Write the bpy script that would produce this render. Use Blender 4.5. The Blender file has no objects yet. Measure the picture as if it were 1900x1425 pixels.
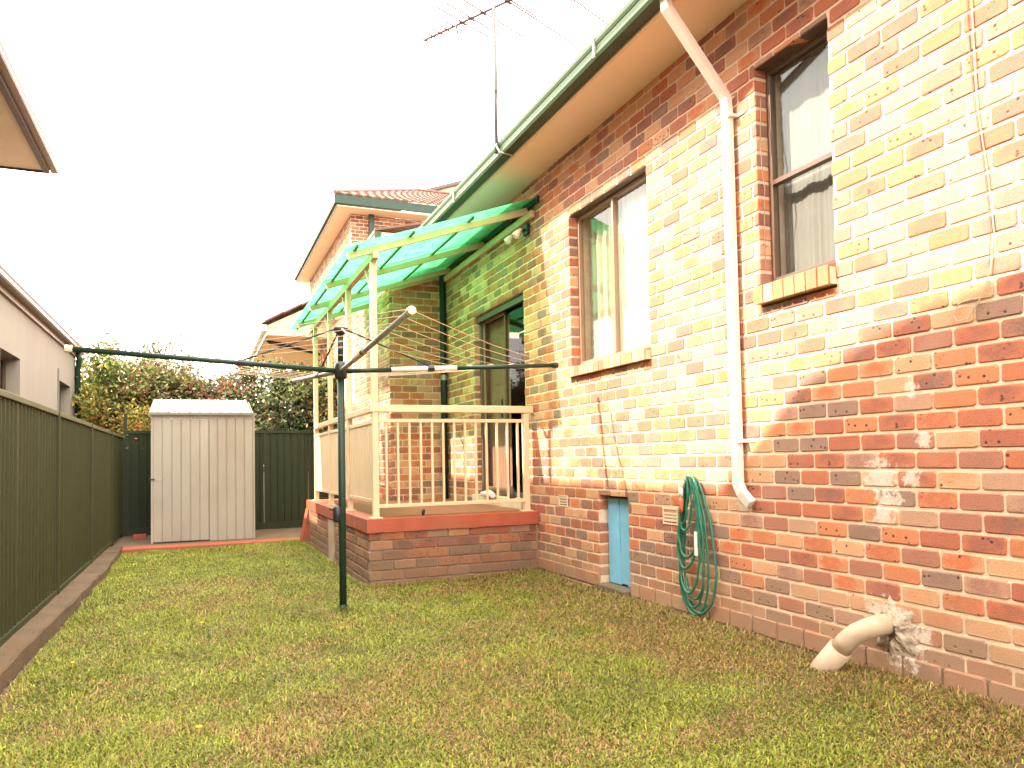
import bpy, math, random
import numpy as np
from mathutils import Vector, Matrix
R = math.radians
rnd = random.Random(7)
sc = bpy.context.scene
col = sc.collection

# ------------------------------------------------------------------ camera
Mw = ((0.92295502, -0.00246838, 0.3848999),
      (-0.3844483, 0.04293667, 0.92214747),
      (-0.01880253, -0.99907475, 0.03867965))
CH = 1.24
cam_d = bpy.data.cameras.new("camera"); cam = bpy.data.objects.new("camera", cam_d); col.objects.link(cam)
cam.matrix_world = Matrix(((Mw[0][0], -Mw[0][1], -Mw[0][2], 0), (Mw[1][0], -Mw[1][1], -Mw[1][2], 0),
                           (Mw[2][0], -Mw[2][1], -Mw[2][2], CH), (0, 0, 0, 1)))
cam_d.sensor_width = 36; cam_d.lens = 1396 / 1900 * 36; cam_d.shift_y = 84.5 / 1900
cam_d.clip_start = 0.05; cam_d.clip_end = 600
sc.camera = cam

def proj(x, y, z):
    d = (x, y, z - CH)
    c = [sum(Mw[i][j] * d[i] for i in range(3)) for j in range(3)]
    return 950 + 1396 * c[0] / c[2], 797 + 1396 * c[1] / c[2], c[2]

# ------------------------------------------------------------------ light
SUN = Vector((1, -0.24, -0.88)).normalized()
w = bpy.data.worlds.new("World"); sc.world = w; w.use_nodes = True
nt = w.node_tree; N = nt.nodes; L = nt.links
bg = N['Background']; bg.inputs['Strength'].default_value = 0.12
sky = N.new('ShaderNodeTexSky'); sky.sky_type = 'NISHITA'; sky.sun_disc = False
sky.sun_elevation = math.asin(-SUN.z); sky.sun_rotation = math.atan2(-SUN.x, -SUN.y)
sky.air_density = 1.0; sky.dust_density = 2.0
tc = N.new('ShaderNodeTexCoord'); mp = N.new('ShaderNodeMapping'); mp.inputs['Scale'].default_value = (1, 1, 2.2)
ns = N.new('ShaderNodeTexNoise'); ns.inputs['Scale'].default_value = 1.7; ns.inputs['Detail'].default_value = 6
cr = N.new('ShaderNodeValToRGB'); cr.color_ramp.elements[0].position = 0.30; cr.color_ramp.elements[0].color = (.72, .72, .72, 1)
cr.color_ramp.elements[1].position = 0.55; cr.color_ramp.elements[1].color = (1, 1, 1, 1)
mx = N.new('ShaderNodeMix'); mx.data_type = 'RGBA'; mx.inputs[7].default_value = (14.5, 13.6, 12.2, 1)
L.new(tc.outputs['Generated'], mp.inputs[0]); L.new(mp.outputs[0], ns.inputs['Vector']); L.new(ns.outputs[0], cr.inputs[0])
L.new(cr.outputs[0], mx.inputs[0]); L.new(sky.outputs[0], mx.inputs[6]); L.new(mx.outputs[2], bg.inputs['Color'])
sl = bpy.data.lights.new("sun", 'SUN'); so = bpy.data.objects.new("sun", sl); col.objects.link(so)
sl.energy = 3.0; sl.angle = R(0.55); sl.color = (1, .90, .74)
so.rotation_euler = SUN.to_track_quat('-Z', 'Y').to_euler(); so.location = (-8, 3, 12)
sc.view_settings.view_transform = 'Standard'; sc.view_settings.look = 'None'
sc.view_settings.exposure = 2.6; sc.view_settings.gamma = 1; sc.view_settings.use_curve_mapping = False
sc.cycles.max_bounces = 6; sc.cycles.transparent_max_bounces = 12

# ------------------------------------------------------------------ materials
def mat(name, colr, rough=.6, var=.12, scale=6, bump=.0, bscale=60, metal=0, spec=.5, dirt=None, dscale=1.5, damt=.5, stretch=None):
    m = bpy.data.materials.new(name); m.use_nodes = True
    n = m.node_tree.nodes; l = m.node_tree.links; p = n['Principled BSDF']
    g = n.new('ShaderNodeNewGeometry'); src = g.outputs['Position']
    if stretch:
        mpn = n.new('ShaderNodeMapping'); mpn.inputs['Scale'].default_value = stretch; l.new(src, mpn.inputs[0]); src = mpn.outputs[0]
    t = n.new('ShaderNodeTexNoise'); t.inputs['Scale'].default_value = scale; t.inputs['Detail'].default_value = 5; l.new(src, t.inputs['Vector'])
    mr = n.new('ShaderNodeMapRange'); mr.inputs[1].default_value = .25; mr.inputs[2].default_value = .75
    mr.inputs[3].default_value = 1 - var; mr.inputs[4].default_value = 1 + var; l.new(t.outputs[0], mr.inputs[0])
    vm = n.new('ShaderNodeVectorMath'); vm.operation = 'SCALE'; vm.inputs[0].default_value = colr; l.new(mr.outputs[0], vm.inputs['Scale'])
    out = vm.outputs[0]
    if dirt:
        t2 = n.new('ShaderNodeTexNoise'); t2.inputs['Scale'].default_value = dscale; t2.inputs['Detail'].default_value = 8; t2.inputs['Roughness'].default_value = .65
        l.new(src, t2.inputs['Vector'])
        r2 = n.new('ShaderNodeMapRange'); r2.inputs[1].default_value = .48; r2.inputs[2].default_value = .7; r2.inputs[4].default_value = damt; l.new(t2.outputs[0], r2.inputs[0])
        mm = n.new('ShaderNodeMix'); mm.data_type = 'RGBA'; mm.inputs[7].default_value = (*dirt, 1)
        l.new(r2.outputs[0], mm.inputs[0]); l.new(out, mm.inputs[6]); out = mm.outputs[2]
    l.new(out, p.inputs['Base Color'])
    p.inputs['Roughness'].default_value = rough; p.inputs['Metallic'].default_value = metal
    p.inputs['Specular IOR Level'].default_value = spec
    if bump:
        t3 = n.new('ShaderNodeTexNoise'); t3.inputs['Scale'].default_value = bscale; t3.inputs['Detail'].default_value = 4; l.new(g.outputs['Position'], t3.inputs['Vector'])
        b = n.new('ShaderNodeBump'); b.inputs['Strength'].default_value = bump; b.inputs['Distance'].default_value = .01
        l.new(t3.outputs[0], b.inputs['Height']); l.new(b.outputs[0], p.inputs['Normal'])
    return m

M = {}
M['mortar'] = mat('mortar', (.66, .49, .345), .9, .12, 14, .5, 120, dirt=(.50, .36, .25), dscale=3, damt=.5)
M['mortar_grey'] = mat('mortar_dirty', (.22, .15, .10), .9, .2, 9, .5, 90)
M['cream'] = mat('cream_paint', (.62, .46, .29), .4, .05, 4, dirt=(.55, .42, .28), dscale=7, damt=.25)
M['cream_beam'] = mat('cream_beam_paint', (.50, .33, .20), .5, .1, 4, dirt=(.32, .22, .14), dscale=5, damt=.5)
M['soffit'] = mat('soffit_paint', (.75, .60, .45), .7, .05, 2)
M['green_gutter'] = mat('green_gutter_paint', (.036, .060, .026), .5, .12, 3, spec=.2, dirt=(.06, .08, .045), dscale=6, damt=.4, stretch=(1, .2, 1))
M['dark_green'] = mat('dark_green_paint', (.014, .034, .023), .4, .2, 8, spec=.22, dirt=(.03, .036, .022), dscale=12, damt=.4)
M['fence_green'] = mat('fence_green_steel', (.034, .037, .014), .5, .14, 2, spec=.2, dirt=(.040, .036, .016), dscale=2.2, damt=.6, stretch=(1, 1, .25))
M['fence_cap'] = mat('fence_cap_steel', (.085, .08, .037), .5, .12, 3, spec=.3, dirt=(.12, .10, .055), dscale=3)
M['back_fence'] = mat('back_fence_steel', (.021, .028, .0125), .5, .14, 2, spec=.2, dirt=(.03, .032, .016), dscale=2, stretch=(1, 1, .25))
M['shed'] = mat('shed_zinc_paint', (.30, .265, .22), .5, .07, 2, spec=.3, dirt=(.21, .145, .105), dscale=1.6, damt=.45, stretch=(1, 1, .35))
M['shed_roof'] = mat('shed_roof_steel', (.19, .17, .14), .6, .08, 4, spec=.2, dirt=(.13, .11, .085), dscale=5, damt=.4)
M['red_paint'] = mat('red_painted_concrete', (.31, .062, .026), .6, .14, 5, .4, 40, dirt=(.24, .10, .06), dscale=3, damt=.6)
M['red_floor'] = mat('worn_red_floor', (.30, .10, .05), .7, .15, 4, .3, 40, dirt=(.27, .15, .09), dscale=2, damt=.35)
M['concrete'] = mat('brown_concrete', (.088, .048, .019), .9, .25, 5, .6, 50, dirt=(.035, .026, .010), dscale=2.4, damt=.85)
M['path'] = mat('path_concrete', (.13, .085, .05), .9, .2, 4, .5, 40, dirt=(.055, .04, .02), dscale=2.5, damt=.7)
M['render'] = mat('cement_render', (.215, .185, .15), .9, .06, 3, .2, 80, dirt=(.175, .14, .115), dscale=1.2, damt=.4, stretch=(1, 1, .3))
M['pink_gutter'] = mat('pinkish_gutter', (.20, .135, .11), .4, .08, 4)
M['brown_fascia'] = mat('brown_fascia', (.055, .034, .026), .5, .1, 4)
M['tile'] = mat('terracotta_tile', (.13, .060, .038), .8, .25, 7, .3, 40, dirt=(.08, .035, .025), dscale=3)
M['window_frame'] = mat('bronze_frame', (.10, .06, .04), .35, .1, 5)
M['window_frame_light'] = mat('pale_bronze_frame', (.26, .15, .09), .4, .1, 5)  # paler bronze tone for the wide window and sliding leaf
M['curtain'] = mat('net_curtain', (.20, .17, .145), .9, .06, 5)
M['white_curtain'] = mat('white_curtain', (.82, .80, .78), .9, .04, 5)
M['door_curtain'] = mat('mauve_blind', (.50, .30, .25), .9, .06, 5)
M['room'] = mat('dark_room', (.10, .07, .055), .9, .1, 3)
M['white_pipe'] = mat('white_pipe_paint', (.74, .66, .58), .4, .05, 5, dirt=(.6, .48, .38), dscale=8, damt=.3)
M['pvc'] = mat('cream_pvc', (.46, .34, .24), .6, .06, 8, spec=.25, dirt=(.30, .19, .12), dscale=9, damt=.5)
M['blue'] = mat('sky_blue_paint', (.16, .42, .60), .5, .1, 6, .2, 60, dirt=(.35, .45, .48), dscale=14, damt=.45)
M['hose'] = mat('green_hose', (.018, .14, .085), .35, .25, 20)
M['orange'] = mat('orange_plastic', (.55, .13, .06), .4, .1, 9)
M['white_plastic'] = mat('white_plastic', (.75, .7, .65), .5, .06, 9)
M['black'] = mat('black_plastic', (.02, .018, .022), .45, .2, 9)
M['galv'] = mat('galvanised_steel', (.33, .30, .25), .45, .2, 18, metal=.3, dirt=(.2, .18, .14), dscale=15)
M['alloy'] = mat('antenna_alloy', (.36, .22, .19), .5, .1, 10, metal=.2)
M['wire'] = mat('plastic_wire', (.55, .36, .25), .5, .1, 9)
M['cable'] = mat('brown_cable', (.16, .09, .05), .6, .1, 9)
M['pale_cable'] = mat('pale_cable', (.40, .33, .22), .6, .1, 9)
M['bark'] = mat('bark', (.09, .06, .04), .9, .3, 20, .5, 60)
M['flower'] = mat('yellow_petals', (.85, .5, .02), .7, .1, 60)
M['dry_leaf'] = mat('dry_leaf', (.22, .09, .04), .8, .2, 60)
M['dirt'] = mat('bare_dirt', (.065, .03, .015), .95, .3, 12, .7, 40)
M['vent'] = mat('vent_terracotta', (.62, .50, .36), .8, .1, 8)
M['panel_cement'] = mat('cement_board', (.36, .25, .17), .9, .12, 5, .3, 60, dirt=(.2, .13, .08), dscale=4)

def brick_material(name, dim=1.0, patches=(), pos_dirt=True):
    m = bpy.data.materials.new(name); m.use_nodes = True
    n = m.node_tree.nodes; l = m.node_tree.links; p = n['Principled BSDF']
    def nd(t, **k):
        x = n.new(t)
        for a, b in k.items(): setattr(x, a, b)
        return x
    at = nd('ShaderNodeAttribute', attribute_name='kind_mix'); lo = nd('ShaderNodeAttribute', attribute_name='local_pos')
    sep = nd('ShaderNodeSeparateXYZ'); l.new(at.outputs['Vector'], sep.inputs[0])
    def ramp(cols, const=True):
        c = nd('ShaderNodeValToRGB'); e = c.color_ramp
        e.interpolation = 'CONSTANT' if const else 'LINEAR'
        while len(e.elements) < len(cols): e.elements.new(.5)
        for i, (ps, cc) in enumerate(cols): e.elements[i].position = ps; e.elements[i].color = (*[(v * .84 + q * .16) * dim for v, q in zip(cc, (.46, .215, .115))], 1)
        l.new(sep.outputs[0], c.inputs[0]); return c.outputs[0]
    base = ramp([(0, (.56, .32, .185)), (.17, (.52, .27, .14)), (.30, (.52, .18, .078)), (.46, (.45, .125, .058)), (.62, (.38, .10, .055)), (.76, (.34, .13, .085)), (.86, (.25, .15, .11)), (.95, (.44, .25, .16))])
    second = ramp([(0, (.56, .26, .13)), (.17, (.52, .13, .05)), (.30, (.42, .115, .055)), (.46, (.27, .085, .058)), (.62, (.19, .085, .068)), (.76, (.17, .095, .078)), (.86, (.19, .12, .095)), (.95, (.30, .14, .11))])
    # local coords + per brick offset
    sc1 = nd('ShaderNodeVectorMath', operation='SCALE'); sc1.inputs['Scale'].default_value = 37; l.new(at.outputs['Vector'], sc1.inputs[0])
    ad = nd('ShaderNodeVectorMath', operation='ADD'); l.new(sc1.outputs[0], ad.inputs[0]); l.new(lo.outputs['Vector'], ad.inputs[1])
    def noise(s, d=4, r=.55, v=ad.outputs[0]):
        t = nd('ShaderNodeTexNoise'); t.inputs['Scale'].default_value = s; t.inputs['Detail'].default_value = d; t.inputs['Roughness'].default_value = r; l.new(v, t.inputs['Vector']); return t.outputs[0]
    def mrg(v, a, b, c=0, d=1):
        t = nd('ShaderNodeMapRange'); t.inputs[1].default_value = a; t.inputs[2].default_value = b; t.inputs[3].default_value = c; t.inputs[4].default_value = d; l.new(v, t.inputs[0]); return t.outputs[0]
    def mix(f, a, b):
        t = nd('ShaderNodeMix', data_type='RGBA'); l.new(f, t.inputs[0])
        for v, i in ((a, 6), (b, 7)):
            if isinstance(v, tuple): t.inputs[i].default_value = (*v, 1)
            else: l.new(v, t.inputs[i])
        return t.outputs[2]
    # mottled second colour, strongest towards the middle of the face
    ls = nd('ShaderNodeVectorMath', operation='MULTIPLY'); ls.inputs[1].default_value = (8.5, 19, 0); l.new(lo.outputs['Vector'], ls.inputs[0])
    ln = nd('ShaderNodeVectorMath', operation='LENGTH'); l.new(ls.outputs[0], ln.inputs[0])
    cen = mrg(ln.outputs['Value'], .5, 1.0, .75, -.25)
    sm = nd('ShaderNodeMath', operation='ADD'); l.new(mrg(noise(17, 6, .7), .40, .62, -.15, .75), sm.inputs[0]); l.new(cen, sm.inputs[1])
    sm2 = nd('ShaderNodeMath', operation='MULTIPLY', use_clamp=True); l.new(sm.outputs[0], sm2.inputs[0]); l.new(mrg(sep.outputs[1], .2, .9, .1, 1.1), sm2.inputs[1])
    c1 = mix(sm2.outputs[0], base, second)
    # iron spots
    v = nd('ShaderNodeTexVoronoi'); v.inputs['Scale'].default_value = 26; l.new(ad.outputs[0], v.inputs['Vector'])
    sp = mrg(v.outputs['Distance'], .13, .27, 1, 0)
    spn = nd('ShaderNodeMath', operation='MULTIPLY'); l.new(sp, spn.inputs[0]); l.new(mrg(noise(9, 2), .47, .54), spn.inputs[1])
    spm = nd('ShaderNodeMath', operation='MULTIPLY'); l.new(spn.outputs[0], spm.inputs[0]); l.new(mrg(sep.outputs[2], .3, .55, 0, .95), spm.inputs[1])
    c2 = mix(spm.outputs[0], c1, (.05 * dim, .03 * dim, .025 * dim))
    v2 = nd('ShaderNodeTexVoronoi'); v2.inputs['Scale'].default_value = 85; l.new(ad.outputs[0], v2.inputs['Vector'])
    s2 = nd('ShaderNodeMath', operation='MULTIPLY'); l.new(mrg(v2.outputs['Distance'], .12, .3, .55, 0), s2.inputs[0]); l.new(mrg(noise(22, 2), .52, .6), s2.inputs[1])
    c3 = mix(s2.outputs[0], c2, (.12 * dim, .055 * dim, .035 * dim))
    g = nd('ShaderNodeNewGeometry')
    big = noise(2.1, 6, .6, g.outputs['Position'])
    c4 = mix(mrg(big, .55, .75, 0, .22), c3, (.50 * dim, .36 * dim, .27 * dim))
    fine = noise(160, 3, .6, g.outputs['Position'])
    vs = nd('ShaderNodeVectorMath', operation='SCALE'); l.new(c4, vs.inputs[0]); l.new(mrg(fine, .3, .7, .88, 1.12), vs.inputs['Scale'])
    out = vs.outputs[0]
    pos = nd('ShaderNodeSeparateXYZ'); l.new(g.outputs['Position'], pos.inputs[0])
    if pos_dirt:   # splashed soil on the lowest courses
        z = nd('ShaderNodeMath', operation='ADD'); l.new(pos.outputs[2], z.inputs[0]); l.new(mrg(big, .3, .7, -.14, .14), z.inputs[1])
        out = mix(mrg(z.outputs[0], .12, .50, .78, 0), out, (.30 * dim, .185 * dim, .11 * dim))
    pn = noise(24, 6, .7, g.outputs['Position'])
    for (px_, py_, pz_, r_) in patches:   # old mortar smeared over the face
        d = nd('ShaderNodeVectorMath', operation='DISTANCE'); d.inputs[1].default_value = (px_, py_, pz_); l.new(g.outputs['Position'], d.inputs[0])
        a = nd('ShaderNodeMath', operation='ADD'); l.new(d.outputs['Value'], a.inputs[0]); l.new(mrg(pn, .3, .7, -r_ * .75, r_ * .75), a.inputs[1])
        out = mix(mrg(a.outputs[0], r_ * .55, r_ * 1.0, .85, 0), out, (.60, .49, .41))
    l.new(out, p.inputs['Base Color']); p.inputs['Roughness'].default_value = .8; p.inputs['Specular IOR Level'].default_value = .3
    b = nd('ShaderNodeBump'); b.inputs['Strength'].default_value = .7; b.inputs['Distance'].default_value = .005
    hh = nd('ShaderNodeMath', operation='SUBTRACT'); l.new(noise(90, 5, .7), hh.inputs[0]); l.new(spm.outputs[0], hh.inputs[1])
    l.new(hh.outputs[0], b.inputs['Height']); l.new(b.outputs[0], p.inputs['Normal'])
    return m
PATCH = ((3.42, 3.02, 1.10, .11), (3.42, 2.97, .98, .09), (3.42, 2.82, 1.10, .06), (3.42, 3.0, .90, .07), (3.42, 2.80, 1.57, .05), (3.42, 2.74, 1.30, .05),
         (3.42, 2.96, .33, .13), (3.42, 2.90, .22, .12), (3.42, 3.08, .36, .08), (3.42, 2.79, .28, .07), (3.42, 4.13, .90, .07))
M['brick'] = brick_material('brick_clay', 1.0, PATCH)
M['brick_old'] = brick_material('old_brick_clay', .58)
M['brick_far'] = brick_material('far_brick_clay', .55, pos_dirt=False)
M['soffit_left'] = mat('beige_soffit_paint', (.56, .46, .37), .8, .05, 2)
M['ceiling'] = mat('peach_lining', (.80, .52, .32), .8, .05, 1.2, stretch=(1, .2, 1))
M['antenna_dark'] = mat('weathered_mast', (.09, .08, .075), .6, .1, 9)
M['element'] = mat('weathered_elements', (.10, .035, .03), .6, .1, 9)
M['left_curtain'] = mat('cream_curtain', (.42, .35, .24), .9, .08, 5)
M['trim_grey'] = mat('pale_grey_trim', (.12, .12, .095), .6, .1, 4)

def glass_material(name, tint=(.92, .95, .95), gloss=.42, mixf=None):
    m = bpy.data.materials.new(name); m.use_nodes = True
    n = m.node_tree.nodes; l = m.node_tree.links; n.remove(n['Principled BSDF']); o = n['Material Output']
    t = n.new('ShaderNodeBsdfTransparent'); t.inputs[0].default_value = (*tint, 1)
    g = n.new('ShaderNodeBsdfGlossy'); g.inputs['Roughness'].default_value = .015; g.inputs[0].default_value = (gloss, gloss, gloss, 1)
    f = n.new('ShaderNodeFresnel'); ge = n.new('ShaderNodeNewGeometry'); mr = n.new('ShaderNodeMapRange'); mr.inputs[3].default_value = 1.5; mr.inputs[4].default_value = 1 / 1.5; l.new(ge.outputs['Backfacing'], mr.inputs[0]); l.new(mr.outputs[0], f.inputs[0]); x = n.new('ShaderNodeMixShader')
    l.new(f.outputs[0], x.inputs[0]); l.new(t.outputs[0], x.inputs[1]); l.new(g.outputs[0], x.inputs[2]); l.new(x.outputs[0], o.inputs[0])
    return m
M['glass'] = glass_material('window_glass')
M['dark_glass'] = glass_material('tinted_glass', (.86, .84, .80), .16)

def sheet_material():
    m = bpy.data.materials.new('green_polycarbonate'); m.use_nodes = True
    n = m.node_tree.nodes; l = m.node_tree.links; n.remove(n['Principled BSDF']); o = n['Material Output']
    g = n.new('ShaderNodeNewGeometry'); ns_ = n.new('ShaderNodeTexNoise'); ns_.inputs['Scale'].default_value = 9; ns_.inputs['Detail'].default_value = 8
    l.new(g.outputs['Position'], ns_.inputs['Vector'])
    c = n.new('ShaderNodeValToRGB'); c.color_ramp.elements[0].color = (.05, .46, .15, 1); c.color_ramp.elements[1].color = (.12, .64, .26, 1)
    c.color_ramp.elements[0].position = .35; c.color_ramp.elements[1].position = .7; l.new(ns_.outputs[0], c.inputs[0])
    tl = n.new('ShaderNodeBsdfTranslucent'); tp = n.new('ShaderNodeBsdfTransparent'); df = n.new('ShaderNodeBsdfPrincipled')
    l.new(c.outputs[0], tl.inputs[0]); tp.inputs[0].default_value = (.17, .58, .22, 1); df.inputs['Base Color'].default_value = (.30, .62, .42, 1); df.inputs['Roughness'].default_value = .3
    a = n.new('ShaderNodeMixShader'); a.inputs[0].default_value = .42; l.new(tl.outputs[0], a.inputs[1]); l.new(tp.outputs[0], a.inputs[2])
    b = n.new('ShaderNodeMixShader'); b.inputs[0].default_value = .22; l.new(a.outputs[0], b.inputs[1]); l.new(df.outputs[0], b.inputs[2])
    l.new(b.outputs[0], o.inputs[0]); return m
M['sheet'] = sheet_material()

def attr_material(name, attr='tint', rough=.6, transl=.25, spec=.3):
    m = bpy.data.materials.new(name); m.use_nodes = True
    n = m.node_tree.nodes; l = m.node_tree.links; p = n['Principled BSDF']; o = n['Material Output']
    a = n.new('ShaderNodeAttribute'); a.attribute_name = attr; l.new(a.outputs['Color'], p.inputs['Base Color'])
    p.inputs['Roughness'].default_value = rough; p.inputs['Specular IOR Level'].default_value = spec
    t = n.new('ShaderNodeBsdfTranslucent'); l.new(a.outputs['Color'], t.inputs[0])
    x = n.new('ShaderNodeMixShader'); x.inputs[0].default_value = transl
    l.new(p.outputs[0], x.inputs[1]); l.new(t.outputs[0], x.inputs[2]); l.new(x.outputs[0], o.inputs[0]); return m
M['leaf'] = attr_material('leaf_blades'); M['grass'] = attr_material('grass_blades', rough=.55, transl=.3)

# ------------------------------------------------------------------ object helpers
WORLD = {}
def link(o, parent=None, wl=(0, 0, 0)):
    col.objects.link(o); wl = Vector(wl); WORLD[o.name] = wl
    o.location = wl
    if parent is not None:
        o.parent = parent; o.matrix_parent_inverse = Matrix.Translation(-WORLD[parent.name])
    return o
def tag(o, label=None, cat=None, group=None, kind=None):
    for k, v in (('label', label), ('category', cat), ('group', group), ('kind', kind)):
        if v: o[k] = v
    return o
def thing(name, label, cat, loc, group=None):
    return tag(link(bpy.data.objects.new(name, None), None, loc), label, cat, group)

class MB:
    def __init__(s): s.v = []; s.f = []
    def quad(s, *p):
        i = len(s.v); s.v += [tuple(q) for q in p]; s.f.append(tuple(range(i, i + len(p)))); return s
    def box(s, x0, x1, y0, y1, z0, z1):
        i = len(s.v)
        s.v += [(x0, y0, z0), (x1, y0, z0), (x1, y1, z0), (x0, y1, z0), (x0, y0, z1), (x1, y0, z1), (x1, y1, z1), (x0, y1, z1)]
        s.f += [(i, i + 3, i + 2, i + 1), (i + 4, i + 5, i + 6, i + 7), (i, i + 1, i + 5, i + 4), (i + 1, i + 2, i + 6, i + 5), (i + 2, i + 3, i + 7, i + 6), (i + 3, i, i + 4, i + 7)]
        return s
    def bar(s, a, b, wx, wz, up=(0, 0, 1)):
        a = Vector(a); b = Vector(b); d = (b - a).normalized(); u = Vector(up)
        sx = d.cross(u).normalized() * wx / 2; sz = sx.cross(d).normalized() * wz / 2
        i = len(s.v)
        for q in (a, b):
            for k, m in ((-1, -1), (1, -1), (1, 1), (-1, 1)): s.v.append(tuple(q + sx * k + sz * m))
        s.f += [(i, i + 1, i + 2, i + 3), (i + 7, i + 6, i + 5, i + 4)] + [(i + j, i + 4 + j, i + 4 + (j + 1) % 4, i + (j + 1) % 4) for j in range(4)]
        return s
    def tube(s, pts, r, n=8, cap=True):
        pts = [Vector(p) for p in pts]; rr = r if isinstance(r, (list, tuple)) else [r] * len(pts)
        i0 = len(s.v); prev = None
        for k, p in enumerate(pts):
            d = (pts[min(k + 1, len(pts) - 1)] - pts[max(k - 1, 0)])
            d = d.normalized() if d.length > 1e-9 else Vector((0, 0, 1))
            if prev is None:
                a = d.cross(Vector((0, 0, 1)) if abs(d.z) < .9 else Vector((1, 0, 0))).normalized()
            else:
                a = prev - d * prev.dot(d); a = a.normalized() if a.length > 1e-6 else d.orthogonal().normalized()
            prev = a; b = d.cross(a)
            for j in range(n):
                t = 2 * math.pi * j / n; s.v.append(tuple(p + (a * math.cos(t) + b * math.sin(t)) * rr[k]))
        for k in range(len(pts) - 1):
            for j in range(n):
                q = i0 + k * n; s.f.append((q + j, q + (j + 1) % n, q + n + (j + 1) % n, q + n + j))
        if cap:
            s.f.append(tuple(i0 + j for j in range(n))[::-1]); s.f.append(tuple(i0 + (len(pts) - 1) * n + j for j in range(n)))
        return s
    def prism(s, poly, ext):
        i = len(s.v); n = len(poly); e = Vector(ext)
        s.v += [tuple(p) for p in poly] + [tuple(Vector(p) + e) for p in poly]
        s.f += [tuple(range(i, i + n))[::-1], tuple(range(i + n, i + 2 * n))] + [(i + j, i + (j + 1) % n, i + n + (j + 1) % n, i + n + j) for j in range(n)]
        return s
    def build(s, name, m, parent=None, smooth=False, bevel=0, label=None, kind=None):
        V = np.array(s.v); c = (V.min(0) + V.max(0)) / 2; c[2] = V[:, 2].min()
        me = bpy.data.meshes.new(name); me.from_pydata([tuple(q) for q in (V - c)], [], s.f); me.materials.append(m); me.validate()
        if smooth:
            me.polygons.foreach_set('use_smooth', [len(p.vertices) <= 4 for p in me.polygons])
        o = link(bpy.data.objects.new(name, me), parent, c)
        if bevel:
            b = o.modifiers.new('bevel', 'BEVEL'); b.width = bevel; b.segments = 2; b.limit_method = 'ANGLE'
        return tag(o, label, None, None, kind)

def copy_part(o, parent, wl, name=None):
    c = o.copy(); col.objects.link(c); c.parent = None; WORLD[c.name] = Vector(wl); c.location = wl
    c.parent = parent; c.matrix_parent_inverse = Matrix.Translation(-WORLD[parent.name])
    return c

# ------------------------------------------------------------------ brickwork
CZ = .043
OCT = []
def brick_outline(hl, hh, ins, cut):
    a, b = hl - ins, hh - ins
    return [(-a + cut, -b), (a - cut, -b), (a, -b + cut), (a, b - cut), (a - cut, b), (-a + cut, b), (-a, b - cut), (-a, -b + cut)]
def brick_geo(hl, hh, depth, rs):
    cut = .010; v = []; f = []; lo = []
    cut = min(cut, hl * .4, hh * .4)
    for k, (ins, dd) in enumerate(((.0055, 0), (0, -.005), (0, -depth))):
        for (x, y) in brick_outline(hl, hh, ins, cut):
            j = 0.0022 if k < 2 else 0
            v.append((x + rs.uniform(-j, j), y + rs.uniform(-j, j), dd + (rs.uniform(-.0008, .0008) if k == 0 else 0))); lo.append((x, y, dd))
    f.append(tuple(range(8)))
    for k in (0, 8):
        for j in range(8): f.append((k + j, k + 8 + j, k + 8 + (j + 1) % 8, k + (j + 1) % 8))
    return v, f, lo
def lay_bricks(u0, u1, z0, z1, holes=(), shift=0, L_=.232, joint=.0145):
    out = []
    k0 = int(round((z0 - CZ) / .1)); k1 = int(math.floor((z1 - CZ) / .1 + .95))
    for k in range(k0, k1):
        zb = CZ + .1 * k + joint / 2; zt = min(CZ + .1 * (k + 1) - joint / 2, z1)
        off = shift + (L_ / 2 if k % 2 else 0) + rnd.uniform(-.006, .006)
        u = u0 - ((off) % L_)
        while u < u1:
            pj = rnd.uniform(.009, .014); a = max(u + pj / 2, u0); b = min(u + L_ - pj / 2, u1); u += L_
            if b - a < .025: continue
            segs = [(a, b, zb, zt)]
            for (h0, h1, g0, g1) in holes:
                ns_ = []
                for (p, q, r_, t) in segs:
                    if q <= h0 or p >= h1 or t <= g0 + .004 or r_ >= g1 - .004: ns_.append((p, q, r_, t)); continue
                    lo_, hi_ = r_, t
                    if r_ < g0 - .02 and t > g0: ns_.append((max(p, h0), min(q, h1), r_, g0 - .004))
                    if t > g1 + .02 and r_ < g1: ns_.append((max(p, h0), min(q, h1), g1 + .002, t))
                    if p < h0: ns_.append((p, h0, r_, t))
                    if q > h1: ns_.append((h1, q, r_, t))
                segs = [s_ for s_ in ns_ if s_[1] - s_[0] > .02 and s_[3] - s_[2] > .015]
            out += segs
    return out
def axes(kind, face):
    """frame (origin fn, u, v, n) of a brick face: 'x-' looks to -x with u=+y; 'y-' looks to -y with u=+x"""
    if kind == 'x-': return lambda u, z, e=0: Vector((face - e, u, z)), Vector((0, -1, 0)), Vector((0, 0, 1)), Vector((-1, 0, 0))
    return lambda u, z, e=0: Vector((u, face - e, z)), Vector((1, 0, 0)), Vector((0, 0, 1)), Vector((0, -1, 0))
VARS = {}
def variant(depth, material, i):
    key = (depth, material, i)
    if key not in VARS:
        rs = random.Random(i * 13 + 5)
        v, f, lo = brick_geo(.1095, .0435, depth, rs)
        me = bpy.data.meshes.new('brick'); me.from_pydata(v, [], f); me.materials.append(M[material])
        a = me.attributes.new('kind_mix', 'FLOAT_VECTOR', 'POINT'); t = ((i * .618 + .07) % 1, rs.random(), rs.random())
        a.data.foreach_set('vector', list(t) * len(v))
        b = me.attributes.new('local_pos', 'FLOAT_VECTOR', 'POINT'); b.data.foreach_set('vector', [c for q in lo for c in q])
        VARS[key] = me
    return VARS[key]
NV = 48
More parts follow.
